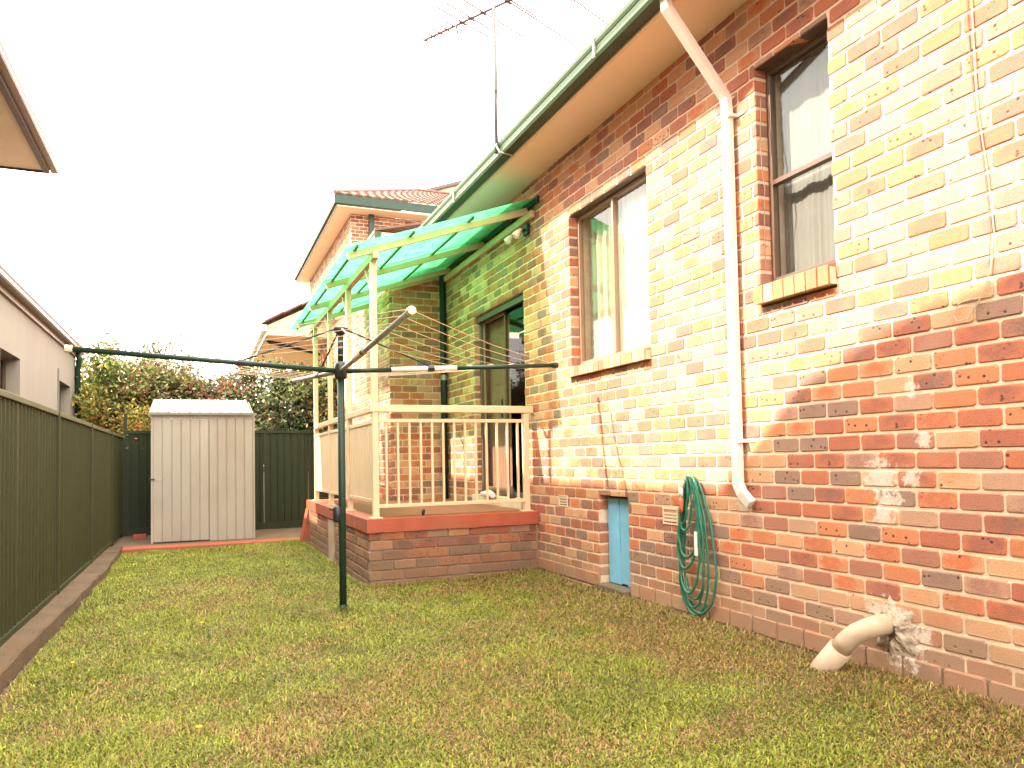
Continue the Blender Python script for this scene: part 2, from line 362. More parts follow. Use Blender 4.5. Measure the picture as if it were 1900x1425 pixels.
def brick_set(cells, parent, material='brick', depth=.10, limit=300, name='brick', massname='brickwork'):
    """cells: list of (kind, face, (u0,u1,z0,z1), extra) ; the largest in the picture become objects, the rest one mesh"""
    sc_ = []
    for c in cells:
        kind, face, (u0, u1, z0, z1), e = c
        fn, U, V_, Nn = axes(kind, face)
        p = [proj(*fn(u, z, e)) for u, z in ((u0, z0), (u1, z0), (u1, z1), (u0, z1))]
        if min(q[2] for q in p) < .3: a = 0
        else:
            a = abs(sum(p[i][0] * p[(i + 1) % 4][1] - p[(i + 1) % 4][0] * p[i][1] for i in range(4))) / 2
            cx = sum(q[0] for q in p) / 4; cy = sum(q[1] for q in p) / 4
            if not (0 < cx < 1900 and 0 < cy < 1425): a = 0
        sc_.append((a, c))
    sc_.sort(key=lambda q: -q[0])
    vs = []; fs = []; at = []; lo_ = []
    for i, (a, (kind, face, (u0, u1, z0, z1), e)) in enumerate(sc_):
        fn, U, V_, Nn = axes(kind, face)
        e = e + rnd.uniform(-.0015, .0015)
        c = fn((u0 + u1) / 2, (z0 + z1) / 2, e); tilt = rnd.uniform(-.006, .006)
        if i < limit and a > 60:
            me = variant(depth, material, rnd.randrange(NV))
            o = bpy.data.objects.new(name, me)
            sx = (u1 - u0) / .219; sy = (z1 - z0) / .087
            X = U * math.cos(tilt) + V_ * math.sin(tilt); Y = V_ * math.cos(tilt) - U * math.sin(tilt)
            R3 = Matrix((X, Y, Nn)).transposed()
            col.objects.link(o); WORLD[o.name] = c
            o.parent = parent; o.matrix_parent_inverse = Matrix.Translation(-WORLD[parent.name])
            o.matrix_basis = Matrix.Translation(c) @ R3.to_4x4() @ Matrix.Diagonal((sx, sy, 1, 1))
        else:
            v, f, lo = brick_geo((u1 - u0) / 2, (z1 - z0) / 2, depth, rnd)
            b = len(vs); t = (rnd.random(), rnd.random(), rnd.random())
            vs += [tuple(c + U * q[0] + V_ * q[1] + Nn * q[2]) for q in v]; fs += [tuple(b + j for j in q) for q in f]
            at += list(t) * len(v); lo_ += [w_ for q in lo for w_ in q]
    if vs:
        V0 = np.array(vs); cc = V0.mean(0)
        me = bpy.data.meshes.new(massname); me.from_pydata([tuple(q) for q in V0 - cc], [], fs); me.materials.append(M[material])
        me.attributes.new('kind_mix', 'FLOAT_VECTOR', 'POINT').data.foreach_set('vector', at)
        me.attributes.new('local_pos', 'FLOAT_VECTOR', 'POINT').data.foreach_set('vector', lo_)
        o = link(bpy.data.objects.new(massname, me), parent, cc); o['kind'] = 'stuff'
def wall_cells(u0, u1, z0, z1, holes):
    us = sorted({u0, u1, *[h[0] for h in holes], *[h[1] for h in holes]}); zs = sorted({z0, z1, *[h[2] for h in holes], *[h[3] for h in holes]})
    us = [u for u in us if u0 <= u <= u1]; zs = [z for z in zs if z0 <= z <= z1]; out = []
    for a, b in zip(us, us[1:]):
        for c, d in zip(zs, zs[1:]):
            m_, n_ = (a + b) / 2, (c + d) / 2
            if not any(h[0] < m_ < h[1] and h[2] < n_ < h[3] for h in holes): out.append((a, b, c, d))
    return out

# ================================================================== SETTING
def smooth(a, b, x):
    t = np.clip((x - a) / (b - a), 0, 1); return t * t * (3 - 2 * t)
def ground_z(x, y):
    x = np.asarray(x, float); y = np.asarray(y, float)
    z = .012 * np.sin(x * 1.7 + y * .9) + .010 * np.sin(y * 2.3 - x * 1.1) + .006 * np.sin(x * 5.1 + 1) * np.sin(y * 4.3)
    z = z + .06 * smooth(2.5, 3.35, x) * smooth(13, 4, y) - .03 * smooth(-.7, -1.02, x)
    return z - .01
nx, ny = 70, 190
gx = np.linspace(-1.03, 3.46, nx); gy = np.linspace(-2, 12.40, ny)
GX, GY = np.meshgrid(gx, gy); GZ = ground_z(GX, GY)
me = bpy.data.meshes.new('lawn_soil')
me.from_pydata(np.stack([GX.ravel(), GY.ravel(), GZ.ravel()], 1).tolist(), [], [(j * nx + i, j * nx + i + 1, (j + 1) * nx + i + 1, (j + 1) * nx + i) for j in range(ny - 1) for i in range(nx - 1)])
me.polygons.foreach_set('use_smooth', [True] * len(me.polygons))
M['soil'] = mat('soil_and_thatch', (.09, .055, .02), .95, .3, 9, .8, 60, dirt=(.085, .085, .028), dscale=1.3, damt=.8)
me.materials.append(M['soil']); o = bpy.data.objects.new('yard_soil', me); link(o); tag(o, kind='structure')
MB().quad((-300, -300, -.09), (300, -300, -.09), (300, 400, -.09), (-300, 400, -.09)).build('ground', mat('far_ground', (.10, .09, .05), .95, .2, .5), kind='structure')
MB().box(-1.15, 1.62, 12.36, 12.72, -.08, .028).build('red_kerb_strip', M['red_paint'], kind='structure', bevel=.012)
MB().box(-1.30, 2.4, 12.724, 14.75, -.08, .022).build('path', M['path'], kind='structure')
sl_ = MB()
yk = -2.0
kerb_root = thing('edging_strip', 'brown mossy concrete edging strip along the foot of the left green fence', 'edging', (-1.12, 5, 0))
for L2 in (2.4, 2.9, 1.9, 2.2, 1.95, 2.2, .9):
    y0, y1 = yk, yk + L2 - .012
    jx = [rnd.uniform(-.012, .012) for _ in range(9)]
    b = MB(); n_ = 8
    prof = []
    for k in range(n_ + 1):
        y = y0 + (y1 - y0) * k / n_; xe = -1.03 + jx[k] + .03 * math.sin(y * .8); zt = .075 + rnd.uniform(-.005, .005)
        prof.append([(-1.24, y, zt), (xe, y, zt - .004), (xe + .012, y, zt - .02), (xe + .018, y, -.08)])
    for k in range(n_):
        for j in range(3): b.quad(prof[k][j], prof[k][j + 1], prof[k + 1][j + 1], prof[k + 1][j])
    b.quad(*prof[0]); b.quad(*prof[-1][::-1])
    b.build('edging_slab', M['concrete'], kerb_root); yk += L2

# ================================================================== MAIN HOUSE
W = 3.42
house = thing('brick_house', 'long single storey house of mottled red and buff brick with green gutter', 'house', (W, 4.0, 0))
holes_x = [(3.275, 3.90, 2.205, 3.80), (5.225, 6.63, 2.03, 3.643), (7.80, 9.45, .70, 3.143), (5.63, 6.13, -.1, .885)]
E6 = .006
body = MB()
for a, b, c, d in wall_cells(-1.5, 10.74, -.3, 4.6, [(h[0] - E6, h[1] + E6, h[2] - E6, h[3] + E6) for h in holes_x]): body.box(W + .0065, W + .26, a, b, c, d)
body.build('wall', M['mortar'], house)
bw = MB().box(2.585, W + .008, 10.749, 11.0, -.3, 4.6); bw.box(2.579, 2.8, 11.001, 17.5, -.3, 4.28); bw.build('wall', M['mortar'], house)
cells = [('x-', W, s, 0) for s in lay_bricks(-1.5, 10.74, .143, 4.3, holes_x)]
foot = [('x-', W, s, .015) for s in lay_bricks(-1.5, 5.60, -.057, .143, [(5.6, 6.2, -.1, .9)])] + [('x-', W, s, .015) for s in lay_bricks(6.15, 7.5, -.057, .143)]
foot = [(k, f_, (s[0], s[1], s[2], s[3] if s[3] < .12 else s[3] + .028), e) for k, f_, s, e in foot]
MB().box(W - .006, W + .15, -1.5, 5.6, -.2, .162).box(W - .006, W + .15, 6.16, 7.49, -.2, .162).build('footing', M['mortar_grey'], house)
back = [('y-', 10.74, s, 0) for s in lay_bricks(2.57, W - .005, .643, 4.3, shift=.05)]
wing = [('x-', 2.57, s, 0) for s in lay_bricks(10.845, 17.4, .643, 4.28, [(13.4, 14.9, 2.3, 3.6)])]
brick_set(cells + foot + back + wing, house)
# room shell so that openings are dark
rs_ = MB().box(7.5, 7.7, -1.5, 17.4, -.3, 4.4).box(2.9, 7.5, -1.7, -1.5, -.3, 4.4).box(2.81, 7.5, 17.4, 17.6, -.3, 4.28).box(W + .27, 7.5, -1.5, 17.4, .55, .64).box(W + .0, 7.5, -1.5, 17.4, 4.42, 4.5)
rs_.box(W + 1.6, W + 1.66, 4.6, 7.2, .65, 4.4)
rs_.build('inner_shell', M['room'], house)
# eaves
YE0, YE1 = -1.5, 10.35
MB().box(2.925, W - .002, YE0, YE1, 4.292, 4.302).build('soffit', M['soffit'], house)
MB().box(2.895, 2.922, YE0, YE1, 4.245, 4.43).build('fascia', M['cream'], house)
def gutter(x, y0, y1, z, m, parent, sgn=-1, h=.155, wd=.115, name='gutter'):
    pr = [(0, 0), (.85, 0), (.97, .14), (.90, .34), (.80, .42), (.80, .55), (.92, .62), (1.0, .75), (1.0, .97), (.94, 1.0), (.9, .93), (.86, .3), (.1, .1), (.06, .95), (0, .95)]
    pts = [(x + sgn * p * wd, y0, z + q * h) for p, q in pr]
    n = len(pts); b = MB(); b.v += pts + [(p[0], y1, p[2]) for p in pts]
    for i in range(n): b.f.append((i, (i + 1) % n, n + (i + 1) % n, n + i))
    b.f.append(tuple(range(9))[::-1] + (0,)) if 0 else None
    b.box(x + sgn * wd * .97 if sgn < 0 else x, x if sgn < 0 else x + wd * .97, y0, y0 + .004, z + .002, z + h * .9)
    b.box(x + sgn * wd * .97 if sgn < 0 else x, x if sgn < 0 else x + wd * .97, y1 - .004, y1, z + .002, z + h * .9)
    return b.build(name, m, parent)
gutter(2.893, YE0, YE1, 4.262, M['green_gutter'], house)
jb = MB()
for y in (4.9, 8.3):
    jb.box(2.770, 2.80, y - .012, y + .012, 4.265, 4.425)
jb.build('gutter_joiner', M['galv'], house)
# roof (rises away, out of sight from the yard)
rf = MB().quad((2.80, YE0, 4.40), (2.80, YE1, 4.40), (6.4, YE1, 5.85), (6.4, YE0, 5.85)).quad((6.4, YE0, 5.85), (6.4, YE1, 5.85), (9.8, YE1, 4.4), (9.8, YE0, 4.4))
rf.build('roof', M['tile'], house)
MB().box(2.36, 2.575, 10.36, 17.8, 4.285, 4.295).box(2.36, 3.0, 10.25, 10.735, 4.285, 4.295).build('soffit', M['soffit'], house)
MB().box(2.335, 2.358, 10.25, 17.8, 4.25, 4.42).box(2.36, 2.9, 10.23, 10.25, 4.25, 4.42).build('fascia', M['cream'], house)
gutter(2.333, 10.15, 17.8, 4.29, M['green_gutter'], house, wd=.09, h=.13)
MB().prism([(2.25, 10.15, 4.41), (2.25, 17.8, 4.41), (6.4, 17.8, 5.9), (6.4, 12, 5.9)], (0, 0, .03)).build('roof', M['tile'], house)

# windows -----------------------------------------------------------
def curtain(y0, y1, z0, z1, x, m, parent, amp=.018, wl=.09, name='curtain', seed=0):
    n_ = max(6, int((y1 - y0) / .012)); r_ = random.Random(seed); ph = r_.uniform(0, 6)
    b = MB()
    P = []
    for i in range(n_ + 1):
        y = y0 + (y1 - y0) * i / n_; d = amp * math.sin(2 * math.pi * y / wl + ph + .8 * math.sin(y * 9)) + amp * .4 * math.sin(y * 143)
        P.append((x + d, y))
    for (a, b_) in zip(P, P[1:]): b.quad((a[0], a[1], z0), (b_[0], b_[1], z0), (b_[0], b_[1], z1), (a[0], a[1], z1))
    return b.build(name, m, parent, smooth=True)
def frame_rect(y0, y1, z0, z1, x, wd, dp, bars_y=(), bars_z=()):
    b = MB(); b.box(x, x + dp, y0, y0 + wd, z0, z1).box(x, x + dp, y1 - wd, y1, z0, z1).box(x + .001, x + dp - .001, y0 + wd, y1 - wd, z0, z0 + wd).box(x + .001, x + dp - .001, y0 + wd, y1 - wd, z1 - wd, z1)
    for y in bars_y: b.box(x - .006, x + dp - .006, y - wd * .5, y + wd * .5, z0 + wd, z1 - wd)
    for z in bars_z: b.box(x - .006, x + dp - .006, y0 + wd, y1 - wd, z - wd * .45, z + wd * .45)
    return b
# main sliding window
XF = W + .095
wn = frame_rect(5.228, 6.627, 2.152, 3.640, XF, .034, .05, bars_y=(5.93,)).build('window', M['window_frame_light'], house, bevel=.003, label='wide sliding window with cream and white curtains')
MB().box(XF + .022, XF + .026, 5.262, 5.915, 2.186, 3.606).build('pane', M['glass'], wn)
MB().box(XF + .034, XF + .038, 5.93, 6.593, 2.186, 3.606).build('pane', M['glass'], wn)
curtain(5.24, 5.95, 2.16, 3.63, XF + .12, M['white_curtain'], wn, .012, .07, seed=1)
curtain(5.95, 6.62, 2.16, 3.63, XF + .16, M['left_curtain'], wn, .02, .13, seed=2)
MB().box(W + .012, XF - .002, 5.20, 6.66, 3.644, 3.652).build('lintel', M['window_frame'], house)
# narrow double hung window
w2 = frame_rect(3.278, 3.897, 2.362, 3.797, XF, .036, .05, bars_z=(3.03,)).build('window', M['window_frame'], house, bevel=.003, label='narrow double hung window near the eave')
MB().box(XF + .022, XF + .026, 3.314, 3.861, 3.045, 3.761).build('pane', M['glass'], w2)
MB().box(XF + .034, XF + .038, 3.314, 3.861, 2.398, 3.015).build('pane', M['glass'], w2)
curtain(3.29, 3.89, 2.37, 3.79, XF + .13, M['curtain'], w2, .007, .21, seed=4)
MB().box(W + .012, XF - .002, 3.25, 3.92, 3.802, 3.810).build('lintel', M['window_frame'], house)
# sill bricks (on edge)
def sill(y0, y1, ztop, zbot, n, proud, slope=.035):
    st = (y1 - y0) / n
    for i in range(n):
        a = y0 + i * st + .005; b_ = y0 + (i + 1) * st - .005; j = rnd.uniform(-.002, .002)
        v = []; hl = .5 * (b_ - a)
        me = bpy.data.meshes.new('sill_brick')
        x0, x1 = W - proud + j, W + .093
        P = [(x0, a, zbot), (x1, a, zbot + .02), (x1, a, ztop), (x0 + .006, a, ztop - slope), (x0, a, ztop - slope - .006)]
        n5 = len(P); V0 = P + [(p[0], b_, p[2]) for p in P]
        V0 = [(p[0], p[1] + rnd.uniform(-.001, .001), p[2]) for p in V0]
        F = [tuple(range(n5))[::-1], tuple(range(n5, 2 * n5))] + [(k, (k + 1) % n5, n5 + (k + 1) % n5, n5 + k) for k in range(n5)]
        cy = (a + b_) / 2; cz = (ztop + zbot) / 2
        me.from_pydata([(p[0] - W, p[1] - cy, p[2] - cz) for p in V0], [], F); me.materials.append(M['brick'])
        t = (rnd.choice((rnd.uniform(0, .45), rnd.uniform(.2, .6))), rnd.random(), rnd.random() * .5)
        me.attributes.new('kind_mix', 'FLOAT_VECTOR', 'POINT').data.foreach_set('vector', list(t) * len(V0))
        me.attributes.new('local_pos', 'FLOAT_VECTOR', 'POINT').data.foreach_set('vector', [q for p in V0 for q in (p[2] - cz, p[1] - cy, p[0])])
        link(bpy.data.objects.new('sill_brick', me), house, (W, cy, cz))
    MB().box(W - proud + .012, W + .09, y0 + .003, y1 - .003, zbot + .004, ztop - slope - .012).build('sill_mortar', M['mortar'], house)
sill(5.215, 6.66, 2.155, 2.03, 15, .06)
sill(3.262, 3.905, 2.365, 2.215, 7, .06)
# door
dr = frame_rect(7.803, 9.447, .785, 3.14, XF - .02, .05, .07).build('door', M['window_frame'], house, bevel=.003, label='sliding glass door onto the porch')
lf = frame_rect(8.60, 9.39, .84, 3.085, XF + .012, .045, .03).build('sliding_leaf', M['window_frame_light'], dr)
MB().box(XF + .026, XF + .03, 8.646, 9.344, .886, 3.039).build('pane', M['dark_glass'], dr)
MB().box(XF + .004, XF + .008, 7.86, 8.63, .84, 3.085).build('pane', M['dark_glass'], dr)
curtain(8.66, 9.38, .85, 3.05, XF + .09, M['door_curtain'], dr, .006, .08, name='blind', seed=6)
curtain(7.87, 8.02, .85, 3.08, XF + .07, M['white_curtain'], dr, .012, .07, seed=7)
MB().box(W + .035, XF - .022, 7.82, 9.43, 3.06, 3.13).build('door_head', M['brown_fascia'], dr)
MB().bar((XF - .03, 8.66, 1.75), (XF - .03, 8.66, 1.98), .02, .025, (1, 0, 0)).build('handle', M['black'], dr)
MB().box(W - .07, XF - .03, 7.80, 9.45, .665, .780).build('door_sill', M['vent'], house, bevel=.008)
# hatch
ht = thing('underfloor_hatch', 'small sky blue boarded hatch low in the brick wall left of the hose', 'hatch', (W + .085, 5.88, .05))
yb = 5.636
for k, wd in enumerate((.155, .12, .205)):
    MB().box(W + .075 + .006 * (k % 2), W + .10, yb, yb + wd - .006, .09 + .012 * (k % 2), .862).build('board', M['blue'], ht, bevel=.004); yb += wd
MB().box(W + .105, W + .2, 5.6, 6.16, -.1, .9).build('backing', M['room'], ht)
for z in (.2, .7): pass
MB().box(W - .06, W + .09, 5.62, 6.14, -.05, .085).build('hatch_step', M['dirt'] if 0 else M['path'], house, bevel=.01)
# wall vents
def vent(y, z, wd=.2, h=.115):
    v_ = MB()
    v_.box(W - .004, W + .03, y, y + wd, z, z + .012).box(W - .004, W + .03, y, y + wd, z + h - .012, z + h)
    for k in range(3): v_.box(W - .002, W + .03, y + .008, y + wd - .008, z + .026 + k * .027, z + .038 + k * .027)
    v_.box(W - .003, W + .03, y, y + .012, z + .012, z + h - .012).box(W - .003, W + .03, y + wd - .012, y + wd, z + .012, z + h - .012)
    v_.box(W + .012, W + .032, y, y + wd, z, z + h)
    v_.build('air_vent', M['vent'], house)
vent(6.78, .745); vent(4.90, .70, .2, .13)
# downpipes
def rectpipe(pts, wd, dp, m, parent, name='downpipe', r=8):
    b = MB(); P = [Vector(p) for p in pts]; i0 = 0
    prof = [(-wd / 2, -dp / 2), (wd / 2, -dp / 2), (wd / 2, dp / 2), (-wd / 2, dp / 2)]
    for p in P:
        pass
    rings = []
    for k, p in enumerate(P):
        d0 = (P[k] - P[k - 1]).normalized() if k else (P[1] - P[0]).normalized()
        d1 = (P[k + 1] - P[k]).normalized() if k < len(P) - 1 else d0
        d = (d0 + d1).normalized(); sidey = Vector((0, 1, 0)) - d * d.y; sidey.normalize(); o_ = d.cross(sidey)
        s_ = 1 / max(.5, math.cos(d0.angle(d1) / 2)) if (d0 - d1).length > 1e-4 else 1
        rings.append([p + sidey * a + o_ * c_ * s_ for a, c_ in prof])
    for rr in rings: b.v += [tuple(q) for q in rr]
    for k in range(len(rings) - 1):
        for j in range(4): b.f.append((k * 4 + j, k * 4 + (j + 1) % 4, k * 4 + 4 + (j + 1) % 4, k * 4 + 4 + j))
    n = len(rings) * 4; b.f.append((0, 1, 2, 3)); b.f.append((n - 4, n - 3, n - 2, n - 1))
    return b.build(name, m, parent, bevel=.006)
dp = rectpipe([(2.85, 4.08, 4.33), (2.87, 4.08, 4.20), (W - .05, 4.13, 3.70), (W - .042, 4.13, 3.60), (W - .042, 4.13, 1.04), (W - .038, 4.10, .98), (W - .02, 4.03, .905)], .072, .05, M['white_pipe'], house)
for z in (3.55, 1.32): MB().box(W - .072, W - .003, 4.065, 4.195, z, z + .02).box(W - .006, W + .0, 4.0, 4.07, z + .001, z + .019).build('pipe_strap', M['white_pipe'], house)
MB().tube([(W - .055, 10.66, .66), (W - .055, 10.66, 4.1)], .044, 14).build('downpipe', M['dark_green'], house, smooth=True, label='dark green downpipe in the porch corner')
MB().tube([(W - .055, 10.66, 2.42), (W - .055, 10.66, 2.50)], .047, 14).build('pipe_clip', M['galv'], house)
# ================================================================== PORCH
porch = thing('porch', 'raised porch with red painted slab, brick base and cream balustrade', 'porch', (1.6, 7.5, 0))
sb = MB(); 
out_ = [(1.545, 7.48), (W - .002, 7.48), (W - .002, 10.735), (2.565, 10.735), (2.565, 12.0), (1.545, 12.0)]
pts = []
for (a, b) in zip(out_, out_[1:] + out_[:1]):
    n_ = max(1, int(math.hypot(b[0] - a[0], b[1] - a[1]) / .12))
    for k in range(n_):
        t = k / n_; j = .005 if (a[1] == 7.48 and b[1] == 7.48) or (a[0] == b[0] == 1.545) else 0
        pts.append((a[0] + (b[0] - a[0]) * t + rnd.uniform(-j, j), a[1] + (b[1] - a[1]) * t + rnd.uniform(-j, j)))
n_ = len(pts)
top = [(p[0], p[1], .66) for p in pts]
cxs, cys = 2.2, 9.2
ins = [(p[0] + (cxs - p[0]) * .006, p[1] + (cys - p[1]) * .004, .664) for p in pts]
bot = [(p[0] + rnd.uniform(-.004, .004), p[1] + rnd.uniform(-.004, .004), .528 + rnd.uniform(-.006, .004)) for p in pts]
sb.v += ins + top + bot
sb.f.append(tuple(range(n_))); sb.f.append(tuple(range(2 * n_, 3 * n_))[::-1])
for k in (0, n_): sb.f += [(k + j, k + n_ + j, k + n_ + (j + 1) % n_, k + (j + 1) % n_) for j in range(n_)]
sb.build('slab', M['red_paint'], porch)
MB().quad((1.75, 7.68, .668), (W - .01, 7.68, .668), (W - .01, 10.7, .668), (1.75, 10.7, .668)).build('floor_finish', M['red_floor'], porch)
MB().box(1.575, W, 7.512, 7.7, -.2, .526).box(1.575, 1.7, 7.7, 11.95, -.2, .526).build('base_core', M['mortar_grey'], porch)
pc = [('y-', 7.50, s, 0) for s in lay_bricks(1.563, W - .026, -.057, .545, shift=.1, joint=.010)]
pc = [(k, f_, (s[0], s[1], s[2], min(s[3], .524)), e) for k, f_, s, e in pc]
ps = [('x-', 1.565, s, 0) for s in lay_bricks(7.605, 11.9, -.057, .545, [(9.55, 9.98, -.1, .51)], shift=.04, joint=.014)]
ps = [(k, f_, (s[0], s[1], s[2], min(s[3], .524)), e) for k, f_, s, e in ps]
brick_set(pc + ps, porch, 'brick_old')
MB().box(1.555, 1.574, 9.56, 9.97, -.05, .50).build('access_panel', M['panel_cement'], porch)
MB().prism([(1.46, 12.0, -.02), (1.9, 12.0, -.02), (1.9, 12.0, .52), (1.57, 12.0, .52)], (0, .30, 0)).build('end_ramp', M['red_paint'], porch)
XP = 1.66
PY = (7.60, 8.98, 10.36, 11.72)
def post(y, ztop, w_=.062):
    b = MB().box(XP - w_ / 2, XP + w_ / 2, y - w_ / 2, y + w_ / 2, .672, ztop); b.build('post', M['cream'], porch, bevel=.004)
    MB().box(XP - .06, XP + .06, y - .06, y + .06, .662, .674).build('post_foot', M['cream'], porch, bevel=.003)
for y in PY: post(y, 3.36)
MB().box(3.30, 3.362, 7.569, 7.631, .672, 1.735).build('post', M['cream'], porch, bevel=.004)
MB().box(3.27, 3.39, 7.54, 7.66, .662, .674).build('post_foot', M['cream'], porch, bevel=.003)
MB().box(1.60, W - .004, 7.56, 7.64, 1.74, 1.815).build('hand_rail', M['cream'], porch, bevel=.006)
MB().box(XP + .033, 3.299, 7.582, 7.618, 1.635, 1.672).build('top_rail', M['cream'], porch, bevel=.003)
MB().box(XP + .033, 3.299, 7.582, 7.618, .765, .80).build('bottom_rail', M['cream'], porch, bevel=.003)
first = None
for k in range(13):
    x = 1.775 + k * (3.235 - 1.775) / 12
    if first is None: first = MB().box(x - .011, x + .011, 7.589, 7.611, .80, 1.635).build('baluster', M['cream'], porch); fx = x
    else: copy_part(first, porch, WORLD[first.name] + Vector((x - fx, 0, 0)))
for a, b in zip(PY, PY[1:]):
    a2, b2 = a + .033, b - .033
    MB().box(XP - .035, XP + .035, a2, b2, 1.745, 1.81).build('side_rail', M['cream'], porch, bevel=.005)
    MB().box(XP - .018, XP + .018, a2, b2, 1.625, 1.665).build('side_rail', M['cream'], porch, bevel=.003)
    MB().box(XP - .018, XP + .018, a2, b2, .815, .85).build('side_rail', M['cream'], porch, bevel=.003)
    b3 = MB(); n_ = int((b2 - a2) / .1) ; st = (b2 - a2) / n_; P = []
    for k in range(n_):
        y = a2 + k * st
        P += [(XP - .008, y), (XP - .008, y + st * .78), (XP + .004, y + st * .86), (XP - .012, y + st * .94)]
    P.append((XP - .008, b2))
    for p, q in zip(P, P[1:]): b3.quad((p[0], p[1], .851), (q[0], q[1], .851), (q[0], q[1], 1.624), (p[0], p[1], 1.624)).quad((p[0] + .006, p[1], .851), (p[0] + .006, p[1], 1.624), (q[0] + .006, q[1], 1.624), (q[0] + .006, q[1], .851))
    b3.build('infill_panel', M['cream'], porch)
# ================================================================== AWNING
awn = thing('awning', 'sloping awning of translucent green ribbed sheeting on cream beams', 'awning', (2.4, 10, 3.3))
SLP = .342
def az(x): return 4.045 - SLP * (W - x)
# rafters
for k, y in enumerate(PY[:3]):
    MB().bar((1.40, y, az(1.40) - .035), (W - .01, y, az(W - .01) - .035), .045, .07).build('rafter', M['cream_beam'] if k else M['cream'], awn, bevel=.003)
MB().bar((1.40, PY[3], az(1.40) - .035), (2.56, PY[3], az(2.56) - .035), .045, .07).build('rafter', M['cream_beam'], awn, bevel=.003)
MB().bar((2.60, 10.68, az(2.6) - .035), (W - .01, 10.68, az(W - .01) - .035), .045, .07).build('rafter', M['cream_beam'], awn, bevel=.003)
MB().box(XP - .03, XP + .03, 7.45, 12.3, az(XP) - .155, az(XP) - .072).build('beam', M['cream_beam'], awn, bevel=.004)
MB().box(W - .05, W - .004, 7.42, 10.60, az(W) - .16, az(W) - .085).build('wall_plate', M['cream'], awn, bevel=.004)
MB().box(W - .03, W - .003, 7.3, 10.7, az(W) - .03, az(W) + .04).build('flashing', M['dark_green'], awn)
for x in (1.47, 2.05, 2.70):
    ye = 12.45 if x < 2.5 else 10.66
    MB().box(x - .012, x + .012, 7.42, ye, az(x) - .004, az(x) + .018).build('batten', M['brown_fascia'], awn)
for k, y in enumerate(PY):
    MB().bar((XP, y + .03, 2.98), (XP, y + .34, 3.27), .03, .03, (1, 0, 0)).build('brace', M['cream_beam'], awn)
def ribbed(y0, y1, x0, x1, name='sheet'):
    b = MB(); n_ = int((y1 - y0) / .019); P = []
    for i in range(n_ + 1):
        y = y0 + (y1 - y0) * i / n_; t = (y / .076) % 1
        h = (0, .010, .018, .010)[int(t * 4) % 4]; P.append((y, h))
    m_ = 7
    xs = [x0 + (x1 - x0) * k / m_ for k in range(m_ + 1)]
    i0 = 0
    for x in xs:
        for (y, h) in P: b.v.append((x, y, az(x) + .024 + h - .008 * math.sin((x - x0) * 2.4) + .004 * math.sin(y * 1.7)))
    q = len(P)
    for k in range(m_):
        for i in range(q - 1): b.f.append((k * q + i, k * q + i + 1, (k + 1) * q + i + 1, (k + 1) * q + i))
    return b.build(name, M['sheet'], awn, smooth=True)
Y = 7.36
for wd in (.80, .80, .80, .92): ribbed(Y, Y + wd + .03, 1.36, W - .02); Y += wd
for wd in (.93, .93): ribbed(Y, Y + wd + .03, 1.36, 2.55); Y += wd
# floodlight
fl = thing('floodlight', 'small twin bulb flood light under the high end of the green awning', 'lamp', (W - .03, 7.62, 3.80))
MB().box(W - .04, W - .004, 7.56, 7.68, 3.74, 3.86).build('base', M['black'], fl, bevel=.004)
for y in (7.56, 7.80): 
    MB().tube([(W - .04, 7.62, 3.80), (W - .12, y, 3.76)], .012, 8).build('bracket', M['black'], fl)
    MB().tube([(W - .11, y, 3.78), (W - .15, y, 3.74), (W - .18, y, 3.70), (W - .19, y, 3.69)], [.018, .032, .045, .03], 12).build('bulb', M['white_plastic'], fl, smooth=True)

# ================================================================== CLOTHESLINE
hh = thing('clothes_hoist', 'dark green rotary clothes hoist standing in the lawn', 'clothes line', (1.10, 6.35, 0))
PX, PYY = 1.105, 6.35
MB().tube([(PX, PYY, -.05), (PX, PYY, 1.93)], .030, 16).build('mast', M['dark_green'], hh, smooth=True)
MB().tube([(PX, PYY, -.05), (PX, PYY, .06)], .036, 16).build('ground_socket', M['dark_green'], hh, smooth=True)
MB().tube([(PX, PYY, 1.93), (PX, PYY, 1.94), (PX, PYY, 2.05), (PX, PYY, 2.08)], [.03, .05, .05, .036], 16).build('hub', M['black'], hh, smooth=True)
up = MB().tube([(PX, PYY, 2.08), (PX, PYY, 2.32)], .024, 14)
up.build('inner_tube', M['dark_green'], hh, smooth=True)
rg = MB()
for z in (2.13, 2.19, 2.25, 2.31): rg.tube([(PX, PYY, z), (PX, PYY, z + .006)], .027, 14)
rg.build('tube_rings', M['galv'], hh)
MB().tube([(PX, PYY, 2.31), (PX, PYY, 2.34), (PX, PYY, 2.365), (PX, PYY, 2.372)], [.03, .06, .062, .03], 16).build('cap', M['black'], hh, smooth=True)
ends = [Vector((-.86, 6.27, 2.10)), Vector((.93, 8.26, 2.11)), Vector((3.02, 6.20, 2.09)), Vector((1.19, 4.42, 2.145))]
hub = Vector((PX, PYY, 2.0))
armm = [M['dark_green'], M['galv'], M['dark_green'], M['galv']]
